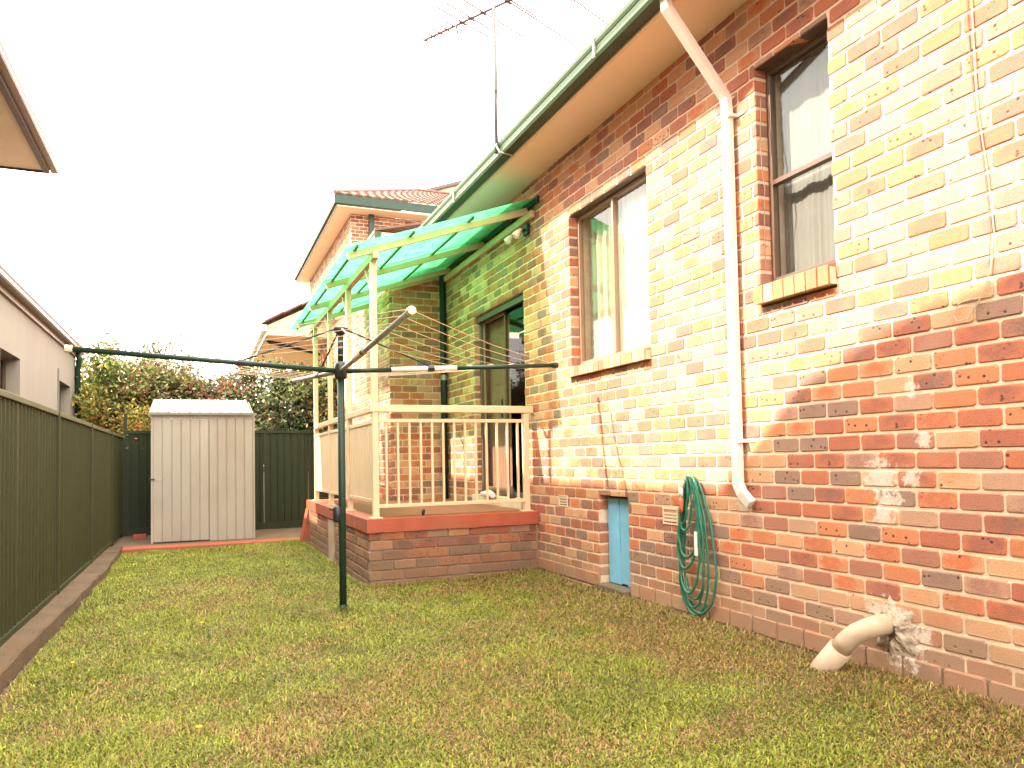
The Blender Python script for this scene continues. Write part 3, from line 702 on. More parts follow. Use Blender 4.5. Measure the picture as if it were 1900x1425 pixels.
for i, e in enumerate(ends):
    d = (e - hub); a = hub + d.normalized() * .03
    if i == 2:
        q1 = hub + d * .22; q2 = hub + d * .52
        MB().tube([a, q1], .0205, 10).build('arm', M['dark_green'], hh, smooth=True)
        MB().tube([q1, q2], .0225, 10).build('arm_sleeve', M['white_pipe'], hh, smooth=True)
        MB().tube([q2, e], .0205, 10).build('arm', M['dark_green'], hh, smooth=True)
    else: MB().tube([a, e], .0205, 10).build('arm', armm[i], hh, smooth=True)
    MB().tube([e - d.normalized() * .015, e + d.normalized() * .035], .028, 8).build('arm_end', M['vent'] if i in (0, 3) else M['dark_green'], hh)
    s0 = Vector((PX, PYY, 2.35)) + Vector((d.x, d.y, 0)).normalized() * .05; s1 = hub + d * .40
    MB().tube([s0, s1 + Vector((0, 0, .02))], .0085, 6).build('strut', M['dark_green'] if i != 3 else M['pale_cable'], hh)
    MB().tube([s1 - d.normalized() * .03 + Vector((0, 0, .004)), s1 + d.normalized() * .03 + Vector((0, 0, .004))], .028, 8).build('strut_clamp', M['black'], hh)
    if i == 3:
        for k in range(14):
            p = hub + d * (.26 + .012 * k); MB().tube([p, p + d.normalized() * .008], .0245, 10).build('wire_winding', M['wire'], hh)
for k, t in enumerate((.50, .60, .70, .80, .90, .985)):
    for i in range(4):
        a = hub + (ends[i] - hub) * t + Vector((0, 0, .022)); b = hub + (ends[(i + 1) % 4] - hub) * t + Vector((0, 0, .022))
        mid = (a + b) / 2 - Vector((0, 0, .012 + .004 * k)); q1 = (a + mid) / 2 - Vector((0, 0, .004)); q2 = (b + mid) / 2 - Vector((0, 0, .004))
        MB().tube([a, q1, mid, q2, b], .0028, 5, False).build('line', M['wire'], hh)
MB().tube([(PX - .04, PYY, .74), (PX - .04, PYY, .76), (PX - .04, PYY, .86), (PX - .04, PYY, .88)], [.02, .036, .036, .02], 12).build('winder_box', M['black'], hh, smooth=True)
MB().tube([(PX - .04, PYY, .84), (PX - .10, PYY - .01, .85), (PX - .105, PYY - .01, .86)], .009, 8).build('winder_handle', M['black'], hh)

# ================================================================== LEFT FENCE
def fence_sheet(b, u0, u1, z0, z1, f, pitch=.125, dp=.014):
    """corrugated sheet; f(u, d, z) gives a point, d = depth towards the yard"""
    P = []; u = u0
    while u < u1 - 1e-4:
        for du, d in ((0, 0), (.055, 0), (.066, dp), (.078, dp), (.085, dp * .45), (.108, dp * .45), (.114, 0)):
            if u + du < u1: P.append((u + du, d))
        u += pitch
    P.append((u1, 0))
    for p, q in zip(P, P[1:]): b.quad(f(p[0], p[1], z0), f(q[0], q[1], z0), f(q[0], q[1], z1), f(p[0], p[1], z1))
lfence = thing('steel_fence', 'long green ribbed steel fence along the left side of the yard', 'fence', (-1.2, 6, 0), 'green steel fences round the yard')
ZT = 1.76; FX = -1.215
py_ = [-1.55, .85, 3.25, 5.65, 8.05, 10.4, 12.75, 14.58]
for a, b in zip(py_, py_[1:]):
    n3 = 3; st = (b - a - .05) / n3
    for k in range(n3):
        m_ = MB(); fence_sheet(m_, a + .025 + k * st, a + .025 + (k + 1) * st - .004, .10, ZT - .03, lambda u, d, z: (FX + d, u, z)); m_.build('panel', M['fence_green'], lfence)
    MB().box(FX - .02, FX + .026, a + .026, b - .026, ZT - .045, ZT).build('top_rail', M['fence_cap'], lfence, bevel=.004)
    MB().box(FX - .02, FX + .022, a + .026, b - .026, .07, .12).build('bottom_rail', M['fence_green'], lfence)
for y in py_: MB().box(FX - .03, FX + .032, y - .025, y + .025, .0, ZT + .003).build('post', M['fence_green'], lfence, bevel=.004)
bfence = thing('steel_fence', 'dark green ribbed steel fence closing the far end behind the shed', 'fence', (.4, 14.65, 0), 'green steel fences round the yard')
BY = 14.68
bx_ = [-1.17, 1.15, 3.45]
for a, b in zip(bx_, bx_[1:]):
    st = (b - a - .05) / 3
    for k in range(3):
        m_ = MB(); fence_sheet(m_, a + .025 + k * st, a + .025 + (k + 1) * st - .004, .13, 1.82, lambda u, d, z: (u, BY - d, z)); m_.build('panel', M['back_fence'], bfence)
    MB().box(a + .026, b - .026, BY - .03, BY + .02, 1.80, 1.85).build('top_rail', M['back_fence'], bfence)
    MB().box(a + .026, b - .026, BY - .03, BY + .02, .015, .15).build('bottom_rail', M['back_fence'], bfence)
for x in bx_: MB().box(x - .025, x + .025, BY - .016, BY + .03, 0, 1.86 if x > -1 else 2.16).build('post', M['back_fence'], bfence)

# ================================================================== SHED
shed = thing('garden_shed', 'pale grey ribbed metal garden shed with sloping roof and small door latch', 'shed', (.09, 13.6, .03))
SX0, SX1, SY0, SY1 = -.68, .85, 12.95, 14.42
zf, zb = 2.03, 2.36
def wall_ribs(b, x0, x1, z0, z1, y, pitch=.135, dp=.012):
    P = []; x = x0
    while x < x1 - 1e-4:
        for du, d in ((0, 0), (pitch - .026, 0), (pitch - .020, -dp), (pitch - .012, -dp), (pitch - .006, 0)):
            if x + du < x1: P.append((x + du, y - d))
        x += pitch
    P.append((x1, y))
    for p, q in zip(P, P[1:]): b.quad((p[0], p[1], z0), (q[0], q[1], z0), (q[0], q[1], z1), (p[0], p[1], z1))
b = MB(); wall_ribs(b, .165, SX1 - .02, .03, zf, SY0); b.build('front_wall', M['shed'], shed)
b = MB().box(SX0, SX0 + .035, SY0 - .008, SY0 + .03, .03, zf).box(SX1 - .022, SX1, SY0 - .008, SY0 + .03, .03, zf).box(SX0 + .036, SX1 - .023, SY0 - .004, SY0 + .02, zf - .05, zf); b.build('corner_trim', M['shed'], shed)
b = MB(); wall_ribs(b, SX0 + .04, .16, .05, zf - .055, SY0 - .006); b.box(SX0 + .038, .162, SY0 - .010, SY0 - .002, zf - .085, zf - .055); b.box(SX0 + .038, SX0 + .05, SY0 - .010, SY0 - .002, .05, zf - .085)
door = b.build('door', M['shed'], shed)
MB().box(SX0 - .02, SX0 + .055, SY0 - .03, SY0 - .012, 1.015, 1.035).build('latch', M['black'], door)
MB().box(SX0 + .05, SX0 + .14, SY0 - .014, SY0 - .007, 1.0, 1.05).build('latch_plate', M['galv'], door)
MB().prism([(SX0 + .004, SY0 + .03, .03), (SX0 + .004, SY1, .03), (SX0 + .004, SY1, zb), (SX0 + .004, SY0 + .03, zf)], (.01, 0, 0)).build('side_wall', M['shed'], shed)
MB().prism([(SX1 - .014, SY0 + .03, .03), (SX1 - .014, SY1, .03), (SX1 - .014, SY1, zb), (SX1 - .014, SY0 + .03, zf)], (.01, 0, 0)).build('side_wall', M['shed'], shed)
b = MB(); P = []; x = SX0 - .03
while x < SX1 + .02:
    P += [(x, 0), (x + .11, 0), (x + .12, .02), (x + .13, .02), (x + .14, 0)]; x += .152
P = [p for p in P if p[0] <= SX1 + .03] 
for p, q in zip(P, P[1:]): b.quad((p[0], SY0 - .05, zf + .022 + p[1]), (q[0], SY0 - .05, zf + .022 + q[1]), (q[0], SY1 + .02, zb + .03 + q[1]), (p[0], SY1 + .02, zb + .03 + p[1]))
b.build('roof', M['shed_roof'], shed)
MB().box(SX0 - .03, SX1 + .03, SY0 - .058, SY0 - .05, zf - .005, zf + .035).build('roof_edge', M['shed_roof'], shed)
lb = MB().box(-1.0, -.80, 13.9, 14.05, .022, .10).build('loose_brick', M['red_paint'], bevel=.005); tag(lb, 'single red brick lying on the path at the foot of the dark far fence', 'brick')

# ================================================================== NEIGHBOUR LEFT
nb = thing('neighbour_house', 'pale rendered house behind the left fence with brown gutters', 'house', (-2.6, 8, 0))
NW = -2.10
holes_n = [(10.2, 11.25, 2.0, 2.63), (14.12, 15.35, 1.7, 2.665)]
m_ = MB()
for a, b, c, d in wall_cells(-6, 15.92, -.2, 3.33, holes_n): m_.box(NW - .24, NW, a, b, c, d)
m_.build('wall', M['render'], nb)
MB().box(-8, NW - .241, 15.68, 15.92, -.2, 3.3).box(-8, NW - .241, -6, -5.8, -.2, 3.3).build('wall', M['render'], nb)
for k, (a, b, c, d) in enumerate(holes_n):
    wf = frame_rect(a + .002, b - .002, c + .002, d - .002, NW - .20, .035, .05, bars_y=((a + b) / 2,)).build('window', M['window_frame'], nb)
    MB().box(NW - .185, NW - .18, a + .04, b - .04, c + .04, d - .04).build('pane', M['dark_glass'], wf)
    MB().box(NW - .6, NW - .58, a - .3, b + .3, c - .2, d + .1).build('blind', M['room'], wf)  # dark panel standing in for the unlit room behind the pane
MB().box(NW + .001, NW + .014, 14.02, 14.115, 1.7, 2.84).build('window_trim', M['trim_grey'], nb)
MB().box(NW + .002, NW + .035, -6, 15.92, 3.26, 3.34).build('fascia', M['pink_gutter'], nb)
gutter(NW + .035, -6, 16.05, 3.335, M['pink_gutter'], nb, sgn=1, h=.13, wd=.10)
MB().tube([(NW + .08, 15.75, 3.34), (NW + .08, 15.78, 3.2), (NW + .05, 15.86, 3.05), (NW + .05, 15.86, 0)], .048, 12).build('downpipe', M['dark_green'], nb, smooth=True)
tl = MB().quad((NW + .13, -6, 3.47), (NW + .13, 16.1, 3.47), (-3.1, 15.2, 3.85), (-3.1, -6, 3.85)); tl.quad((NW + .13, 16.1, 3.47), (-8, 16.1, 3.47), (-8, 15.2, 3.85), (-3.1, 15.2, 3.85)); tl.build('lower_roof', M['tile'], nb)
# upper storey
UG = -1.86
MB().box(-8, -2.95, -6, 11.6, 3.3, 5.46).build('upper_wall', M['render'], nb)
MB().box(-8, UG - .115, -6, 12.27, 5.46, 5.475).build('upper_soffit', M['soffit_left'], nb)
MB().box(UG - .16, UG - .09, -6, 12.30, 5.43, 5.60).box(-8, UG - .161, 12.28, 12.30, 5.43, 5.56).build('upper_fascia', M['brown_fascia'], nb)
gutter(UG - .088, -6, 12.42, 5.48, M['pink_gutter'], nb, sgn=1, h=.15, wd=.10)
MB().quad((UG + .01, -6, 5.61), (UG + .01, 12.42, 5.61), (-4.9, 9.4, 6.8), (-4.9, -6, 6.8)).quad((UG + .01, 12.42, 5.61), (-8, 12.42, 5.61), (-8, 9.4, 6.8), (-4.9, 9.4, 6.8)).build('upper_roof', M['tile'], nb)
# unseen gable-shaped block, added and profiled to throw the slanting shadow on the wall
MB().prism([(UG - .05, 5.95, 5.46), (UG - .05, 5.35, 5.92), (UG - .05, 4.85, 6.35), (UG - .05, 4.1, 6.62), (UG - .05, 3.2, 6.82), (UG - .05, 1.5, 7.25), (UG - .05, -.5, 6.4), (UG - .05, -1.5, 5.46)], (-2.5, 0, 0)).build('shadow_block', M['render'], nb)

# ================================================================== FAR HOUSES
up_ = thing('two_storey_house', 'tall brick two storey house with tiled roof and dark green gutter beyond the porch', 'house', (4, 21, 0))
MB().box(3.905, 9, 20.609, 21, 0, 8.08).box(3.909, 4.2, 21, 29, 0, 8.08).build('wall', M['mortar'], up_)
uc = [('y-', 20.6, s, 0) for s in lay_bricks(3.90, 8.6, 5.043, 8.08)] + [('x-', 3.90, s, 0) for s in lay_bricks(20.705, 28.9, 4.043, 8.08)]
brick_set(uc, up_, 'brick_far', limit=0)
MB().box(3.43, 9, 20.05, 20.598, 8.08, 8.10).box(3.43, 3.93, 20.6, 29.3, 8.08, 8.10).build('soffit', M['soffit'], up_)
MB().box(3.36, 9, 19.98, 20.045, 8.13, 8.36).build('gutter', M['dark_green'], up_)
MB().box(3.36, 3.42, 20.048, 29.3, 8.13, 8.34).build('gutter', M['green_gutter'], up_)
MB().box(3.425, 3.438, 20.05, 29.2, 8.06, 8.16).build('fascia', M['brown_fascia'], up_)
MB().box(4.38, 4.52, 20.46, 20.56, 3, 8.08).build('downpipe', M['dark_green'], up_)
tb = MB()
def tiled(b, p00, p10, p01, p11, nu, nv, amp=.035):
    p00, p10, p01, p11 = map(Vector, (p00, p10, p01, p11)); nn = (p10 - p00).cross(p01 - p00).normalized()
    if nn.z < 0: nn = -nn
    for r_ in range(nv):
        a0 = p00.lerp(p01, r_ / nv); a1 = p10.lerp(p11, r_ / nv); b0 = p00.lerp(p01, (r_ + 1) / nv); b1 = p10.lerp(p11, (r_ + 1) / nv)
        s_ = nu * 4; i0 = len(b.v)
        for k in range(s_ + 1):
            h = (0, .6, 1, .6)[k % 4] * amp
            b.v.append(tuple(a0.lerp(a1, k / s_) + nn * (h + .03))); b.v.append(tuple(b0.lerp(b1, k / s_) + nn * h)); b.v.append(tuple(a0.lerp(a1, k / s_) + nn * (h - .01)))
        for k in range(s_):
            i = i0 + 3 * k; b.f.append((i, i + 3, i + 4, i + 1)); b.f.append((i, i + 2, i + 5, i + 3))
tiled(tb, (3.36, 19.98, 8.37), (9, 19.98, 8.37), (6.6, 23.5, 10.0), (9, 23.5, 10.0), 22, 10)
tb.build('roof_tiles', M['tile'], up_, kind='stuff')
MB().quad((3.36, 19.98, 8.37), (6.6, 23.5, 10.0), (6.6, 27, 10.0), (3.36, 29.3, 8.37)).build('roof', M['tile'], up_)
hp = MB().tube([(3.36, 19.98, 8.42), (6.6, 23.5, 10.06), (9, 23.5, 10.06)], .06, 6); hp.build('ridge_capping', M['tile'], up_)
g2 = thing('gabled_roof_house', 'cream gable end with brown tiled verge rising behind the tall brick house', 'house', (8, 26, 8))
MB().prism([(6.9, 26, 8.0), (12, 26, 8.0), (12, 26, 12.3), (9.6, 26, 11.63), (6.9, 26, 10.62)], (0, .3, 0)).build('gable_wall', M['soffit'], g2)
MB().bar((6.8, 25.9, 10.64), (12, 25.9, 12.55), .35, .10).build('verge', M['brown_fascia'], g2)

pt = thing('patio_house', 'low building with peach lined eave and tiled gable beyond the back fence', 'house', (2, 18, 0))
MB().box(1.30, 4.6, 16.03, 21.5, 3.88, 3.90).build('ceiling', M['ceiling'], pt)
MB().prism([(1.30, 16.0, 3.86), (4.6, 16.0, 3.86), (4.6, 16.0, 5.75), (1.32, 16.0, 4.06)], (0, .03, 0)).build('gable_infill', M['ceiling'], pt)
gutter(1.30, 15.95, 21.5, 3.93, M['white_pipe'], pt, wd=.11, h=.14)
MB().box(1.28, 1.31, 15.98, 21.5, 3.84, 3.94).build('fascia', M['galv'], pt)
b = MB()
for k in range(9):
    a0 = Vector((1.25 + .36 * k, 15.98, 4.12 + .188 * k)); b.bar(a0, a0 + Vector((.37, 0, .21)), .24, .035)
b.build('verge_tiles', M['tile'], pt)
MB().box(2.4, 4.6, 21.5, 21.7, 0, 3.88).build('wall', M['panel_cement'], pt)
MB().quad((1.2, 15.95, 4.1), (1.2, 21.6, 4.1), (4.6, 21.6, 5.9), (4.6, 15.95, 5.9)).build('roof', M['tile'], pt)
MB().tube([(1.33, 16.9, 3.95), (1.42, 16.9, 3.86), (3.05, 18.2, 3.72), (3.06, 18.2, .1)], .045, 8).build('downpipe', M['dark_green'], pt)

# ================================================================== DETAILS
ant = thing('tv_antenna', 'television antenna on a thin mast rising above the green gutter', 'antenna', (2.77, 6.89, 4.4))
AZ = 5.80
MB().tube([(2.765, 6.89, 4.30), (2.765, 6.89, AZ + .04)], .018, 8).build('mast', M['antenna_dark'], ant, smooth=True)
MB().tube([(2.785, 6.90, 4.40), (2.78, 6.905, 4.8), (2.79, 6.90, 5.0), (2.778, 6.89, 5.6), (2.765, 6.89, 5.78)], .007, 5).build('lead', M['antenna_dark'], ant)
MB().tube([(2.765, 6.89, 4.9), (2.765, 6.89, 4.94)], .018, 8).build('mast_joint', M['black'], ant)
MB().tube([(2.775, 6.90, 4.45), (2.758, 6.87, 4.36), (2.765, 6.80, 4.275), (2.83, 6.76, 4.25), (2.90, 6.76, 4.24)], .009, 8).build('gutter_strap', M['galv'], ant)
b0 = Vector((2.277, 7.727, AZ)); bd = (Vector((2.786, 6.876, AZ)) - b0).normalized(); ed = Vector((-bd.y, bd.x, 0))
ed = Vector((1.049, .496, 0)).normalized()
MB().tube([b0, b0 + bd * 2.1], .013, 6).build('boom', M['element'], ant)
els = ((.0, .10, .07), (.12, .12, .10), (.22, .12, .10), (.32, .13, .10), (.42, .14, .12), (.54, .40, .36), (.66, .44, .36), (.82, .62, .58), (1.13, 1.18, 1.1), (1.16, .42, .5), (1.62, 1.25, 1.2))
for (s, la, lb_) in els:
    c = b0 + bd * s + Vector((0, 0, .008)); MB().tube([c - ed * lb_, c + ed * la], .0085, 5).build('element', M['element'], ant)
for s in (.54, .66, .82, 1.13): 
    c = b0 + bd * s; MB().bar(c - ed * .04, c + ed * .05, .02, .022).build('insulator', M['black'], ant)
for s, z in ((.46, -.03), (.47, -.09)):
    c = b0 + bd * s + Vector((0, 0, z)); MB().tube([c, c + Vector((0, 0, .03))], .014, 8).build('balun', M['black'], ant)

# hose
hs = thing('garden_hose', 'long green garden hose looped over a hook on the brick wall', 'hose', (W - .08, 4.6, .05))
rh = random.Random(3)
TOP = Vector((W - .06, 4.62, 1.06))
loops = [(.21, .99, -.02), (.185, 1.02, .03), (.165, .97, .04), (.15, .89, .0), (.14, .84, .035), (.115, .66, .05), (.10, .58, .03), (.06, .40, .05), (.045, .36, .07)]
pts = []
for li, (hw, dr_, off) in enumerate(loops):
    n_ = 30
    for k in range(n_):
        t = k / n_ * 2 * math.pi
        # teardrop loop: narrow at the hook, widest low down
        s_ = (1 - math.cos(t)) / 2
        y = 4.62 + .01 * rh.uniform(-1, 1) + off * s_ * 1.3 + hw * math.sin(t) * (.55 + .55 * s_) * 1.05
        z = 1.075 + .012 * math.sin(li) - dr_ * (s_ ** .9)
        x = W - .035 - .008 * li - .014 * math.sin(t + li) - .012 * s_
        pts.append((x, y, z))
pts += [(W - .12, 4.66, .98), (W - .12, 4.665, .86)]
MB().tube(pts, .0095, 8).build('tubing', M['hose'], hs, smooth=True)
MB().tube([(W - .13, 4.665, .93), (W - .13, 4.667, .90), (W - .13, 4.67, .86), (W - .13, 4.67, .82)], [.014, .019, .017, .012], 10).build('connector', M['orange'], hs, smooth=True)
MB().tube([(W - .13, 4.66, 1.0), (W - .13, 4.665, .935)], .014, 10).build('coupling', M['white_plastic'], hs, smooth=True)
MB().box(W - .125, W - .118, 4.50, 4.528, .52, .69).build('tag', M['white_plastic'], hs)
MB().tube([(W, 4.62, 1.02), (W - .10, 4.62, 1.03), (W - .125, 4.62, 1.06), (W - .12, 4.62, 1.09)], .008, 8).build('hook', M['galv'], hs)

# drain elbow
dp2 = thing('drain_pipe', 'fat cream plastic drain pipe bending out of the wall base into the lawn', 'pipe', (3.3, 3.2, 0))
dpts = [(W + .05, 2.985, .315), (3.36, 2.995, .315), (3.31, 3.02, .30), (3.27, 3.07, .265), (3.25, 3.12, .215), (3.24, 3.16, .165)]
MB().tube(dpts, .055, 20).build('elbow', M['pvc'], dp2, smooth=True)
MB().tube([(3.241, 3.155, .17), (3.215, 3.25, .05), (3.20, 3.30, -.03)], .065, 20).build('socket', M['pvc'], dp2, smooth=True)
b = MB(); nr, na = 9, 40
rc = random.Random(21); edge = [.13 + .028 * math.sin(a * .9) + .022 * math.sin(a * 2.1 + 1) + rc.uniform(-.012, .012) for a in range(na)]
for q in range(nr + 1):
    t = q / nr
    for a in range(na):
        th = 2 * math.pi * a / na; rr = edge[a] * (.30 + .70 * t)
        hgt = .038 * (1 - t) ** .7 + .006 * rc.uniform(-1, 1) * (1 - t) + .004 * math.sin(a * 1.3 + q)
        b.v.append((W - max(hgt, .0) + (.006 if q == nr else 0), 2.955 + rr * math.cos(th) * .95, .285 + rr * math.sin(th) * 1.12))
for q in range(nr):
    for a in range(na): b.f.append((q * na + a, q * na + (a + 1) % na, (q + 1) * na + (a + 1) % na, (q + 1) * na + a))
b.build('mortar_collar', mat('smeared_mortar', (.46, .36, .27), .95, .18, 30, .9, 70, dirt=(.30, .19, .13), dscale=12, damt=.7), dp2, smooth=True)

# wall cables
c1 = MB().tube([(W - .008, 2.37, 4.2), (W - .008, 2.38, 3.4), (W - .012, 2.372, 2.86), (W - .008, 2.335, 2.5), (W - .01, 2.32, 2.25), (W - .01, 2.345, 2.07), (W - .012, 2.40, 1.95), (W - .014, 2.46, 1.87), (W - .012, 2.52, 1.865), (W - .01, 2.54, 1.90), (W - .01, 2.51, 1.95), (W - .012, 2.44, 1.96), (W - .012, 2.385, 1.955)], .0032, 6).build('wall_line', M['pale_cable'])
tag(c1, 'thin pale cable hanging down the brick wall and ending in a small loop', 'cable', 'thin cables on the brick wall')
c2 = MB().tube([(W - .008, 2.40, 4.2), (W - .008, 2.405, 3.3), (W - .01, 2.39, 2.9), (W - .008, 2.352, 2.52), (W - .01, 2.335, 2.27), (W - .01, 2.352, 2.09)], .0026, 6).build('wall_line', M['cable'])
tag(c2, 'thinner brown cable running beside the pale one on the brick wall', 'cable', 'thin cables on the brick wall')
c3 = MB().tube([(W - .006, 5.88, 1.66), (W - .006, 5.82, 1.4), (W - .006, 5.70, 1.1), (W - .006, 5.58, .80)], .004, 6).build('wall_line', M['cable'])  # thin brown line slanting down the wall
tag(c3, 'short slanting thin brown line on the sunny wall above the blue hatch', 'cable', 'thin cables on the brick wall')
c4 = MB().tube([(W + .04, 3.885, 3.6), (W + .02, 3.88, 3.3), (W + .01, 3.86, 3.1), (W + .02, 3.85, 2.98), (W + .03, 3.875, 2.8), (W + .03, 3.88, 2.42)], .003, 6).build('wall_line', M['cable'])
tag(c4, 'thin pale cord dangling beside the narrow double hung window', 'cable', 'thin cables on the brick wall')

# things on the porch
cl = MB()
cl.tube([(3.30, 8.55, .80), (3.33, 8.75, .812), (3.31, 8.95, .803)], [.035, .05, .03], 8)
o = cl.build('cloth', M['white_plastic'], smooth=True); tag(o, 'crumpled pale cloth lying on the door sill', 'cloth')
o = MB().tube([(3.36, 8.10, .785), (3.36, 8.10, .84), (3.36, 8.10, .90), (3.36, 8.10, .92)], [.05, .045, .03, .015], 10).build('jar', M['window_frame'], smooth=True); tag(o, 'small brown jar on the door sill near the hinge post', 'jar')
o = MB().tube([(2.16, 7.62, .668), (2.16, 7.62, .70), (2.17, 7.62, .72), (2.165, 7.62, .735)], [.012, .02, .016, .006], 8).build('tap_spindle', M['dark_green'], smooth=True); tag(o, 'tiny dark green knob standing on the porch slab edge', 'knob')

# overhead wires
for k, (a, b) in enumerate((((-30, 40, 4.7), (30, 40, 10.8)), ((-30, 40, 5.4), (30, 40, 10.4)))):
    pp = [tuple(Vector(a).lerp(Vector(b), t / 10) - Vector((0, 0, 1.2 * (t / 10) * (1 - t / 10)))) for t in range(11)]
    o = MB().tube(pp, .010, 4).build('power_line', M['cable']); tag(o, ('lower', 'upper')[k] + ' of the two thin power lines crossing the sky low behind the shrubs', 'power line', 'overhead power lines')

for k, (a, b) in enumerate((((-9.5, 40, 20.1), (-4.0, 40, 19.2)), ((-9.5, 40, 19.4), (-3.7, 40, 18.5)))):
    a = Vector(a); b = Vector(b); d = b - a; a = a - d * 3; b = b + d * 8
    o = MB().tube([a, a.lerp(b, .5) - Vector((0, 0, .6)), b], .008, 4).build('power_line', M['cable']); tag(o, ('lower', 'upper')[1 - k] + ' of the two faint wires high in the sky beside the neighbour eave', 'power line', 'overhead power lines')

# flowers and fallen leaves
def ground_at(x, y): return float(ground_z(x, y))
for k, (x, y, lab) in enumerate(((.02, 6.27, 'yellow dandelion in the middle of the lawn left of the hoist'), (-.0, 3.83, 'yellow dandelion nearest the camera in the lawn'), (.80, 7.0, 'small yellow dandelion close behind the hoist mast'), (-.72, 5.4, 'yellow dandelion near the concrete edging'))):
    z = ground_at(x, y) + .035; b = MB()
    for j in range(12):
        t = j * math.pi / 6; r_ = .014 if k < 2 else .010
        b.quad((x, y, z), (x + r_ * math.cos(t), y + r_ * math.sin(t), z + .007), (x + r_ * 1.05 * math.cos(t + .25), y + r_ * 1.05 * math.sin(t + .25), z + .004), (x + r_ * math.cos(t + .5), y + r_ * math.sin(t + .5), z + .007))
    b.tube([(x, y, z - .04), (x, y, z)], .002, 5)
    tag(b.build('dandelion', M['flower']), lab, 'flower', 'dandelions in the lawn')
for k, (u_, v_, lab) in enumerate(((-.50, 9.6, 'curled brown leaf on the far lawn in front of the shed'), (-.52, 5.7, 'brown leaf on the lawn toward the left edging'), (-.30, 5.68, 'brown leaf right beside another in the left lawn'))):
    z = ground_at(u_, v_) + .045; s_ = .05 if k == 0 else .025; b = MB()
    b.quad((u_ - s_, v_, z), (u_, v_ - s_ * .5, z + .012), (u_ + s_, v_, z + .004), (u_, v_ + s_ * .5, z + .02)); b.quad((u_, v_ - s_ * .5, z + .012), (u_ + s_ * .6, v_ - s_, z + .02), (u_ + s_, v_, z + .004))
    tag(b.build('fallen_leaf', M['dry_leaf']), lab, 'leaf', 'fallen leaves on the lawn')

lit = MB(); rl = random.Random(77)
for _ in range(420):
    q = rl.random()
    if q < .35: x, y = rl.uniform(2.7, 3.37), rl.uniform(2.0, 7.3)
    elif q < .6: x, y = rl.uniform(-1.2, -.8), rl.uniform(2.0, 12.2)
    else: x, y = rl.uniform(-1, 3.2), rl.uniform(2.0, 7.3)
    z = (.078 if x < -1.03 else ground_at(x, y) + rl.uniform(.015, .03)); s_ = rl.uniform(.005, .014); t = rl.uniform(0, 6.3); c_, n_ = math.cos(t) * s_, math.sin(t) * s_
    lit.quad((x - c_, y - n_, z), (x + n_ * .5, y - c_ * .5, z + .004), (x + c_, y + n_, z + .002), (x - n_ * .5, y + c_ * .5, z + .006))
o = lit.build('leaf_litter', M['dry_leaf'], kind='stuff'); tag(o, 'tiny dry leaf scraps scattered over the lawn and along its edges', 'leaf litter')
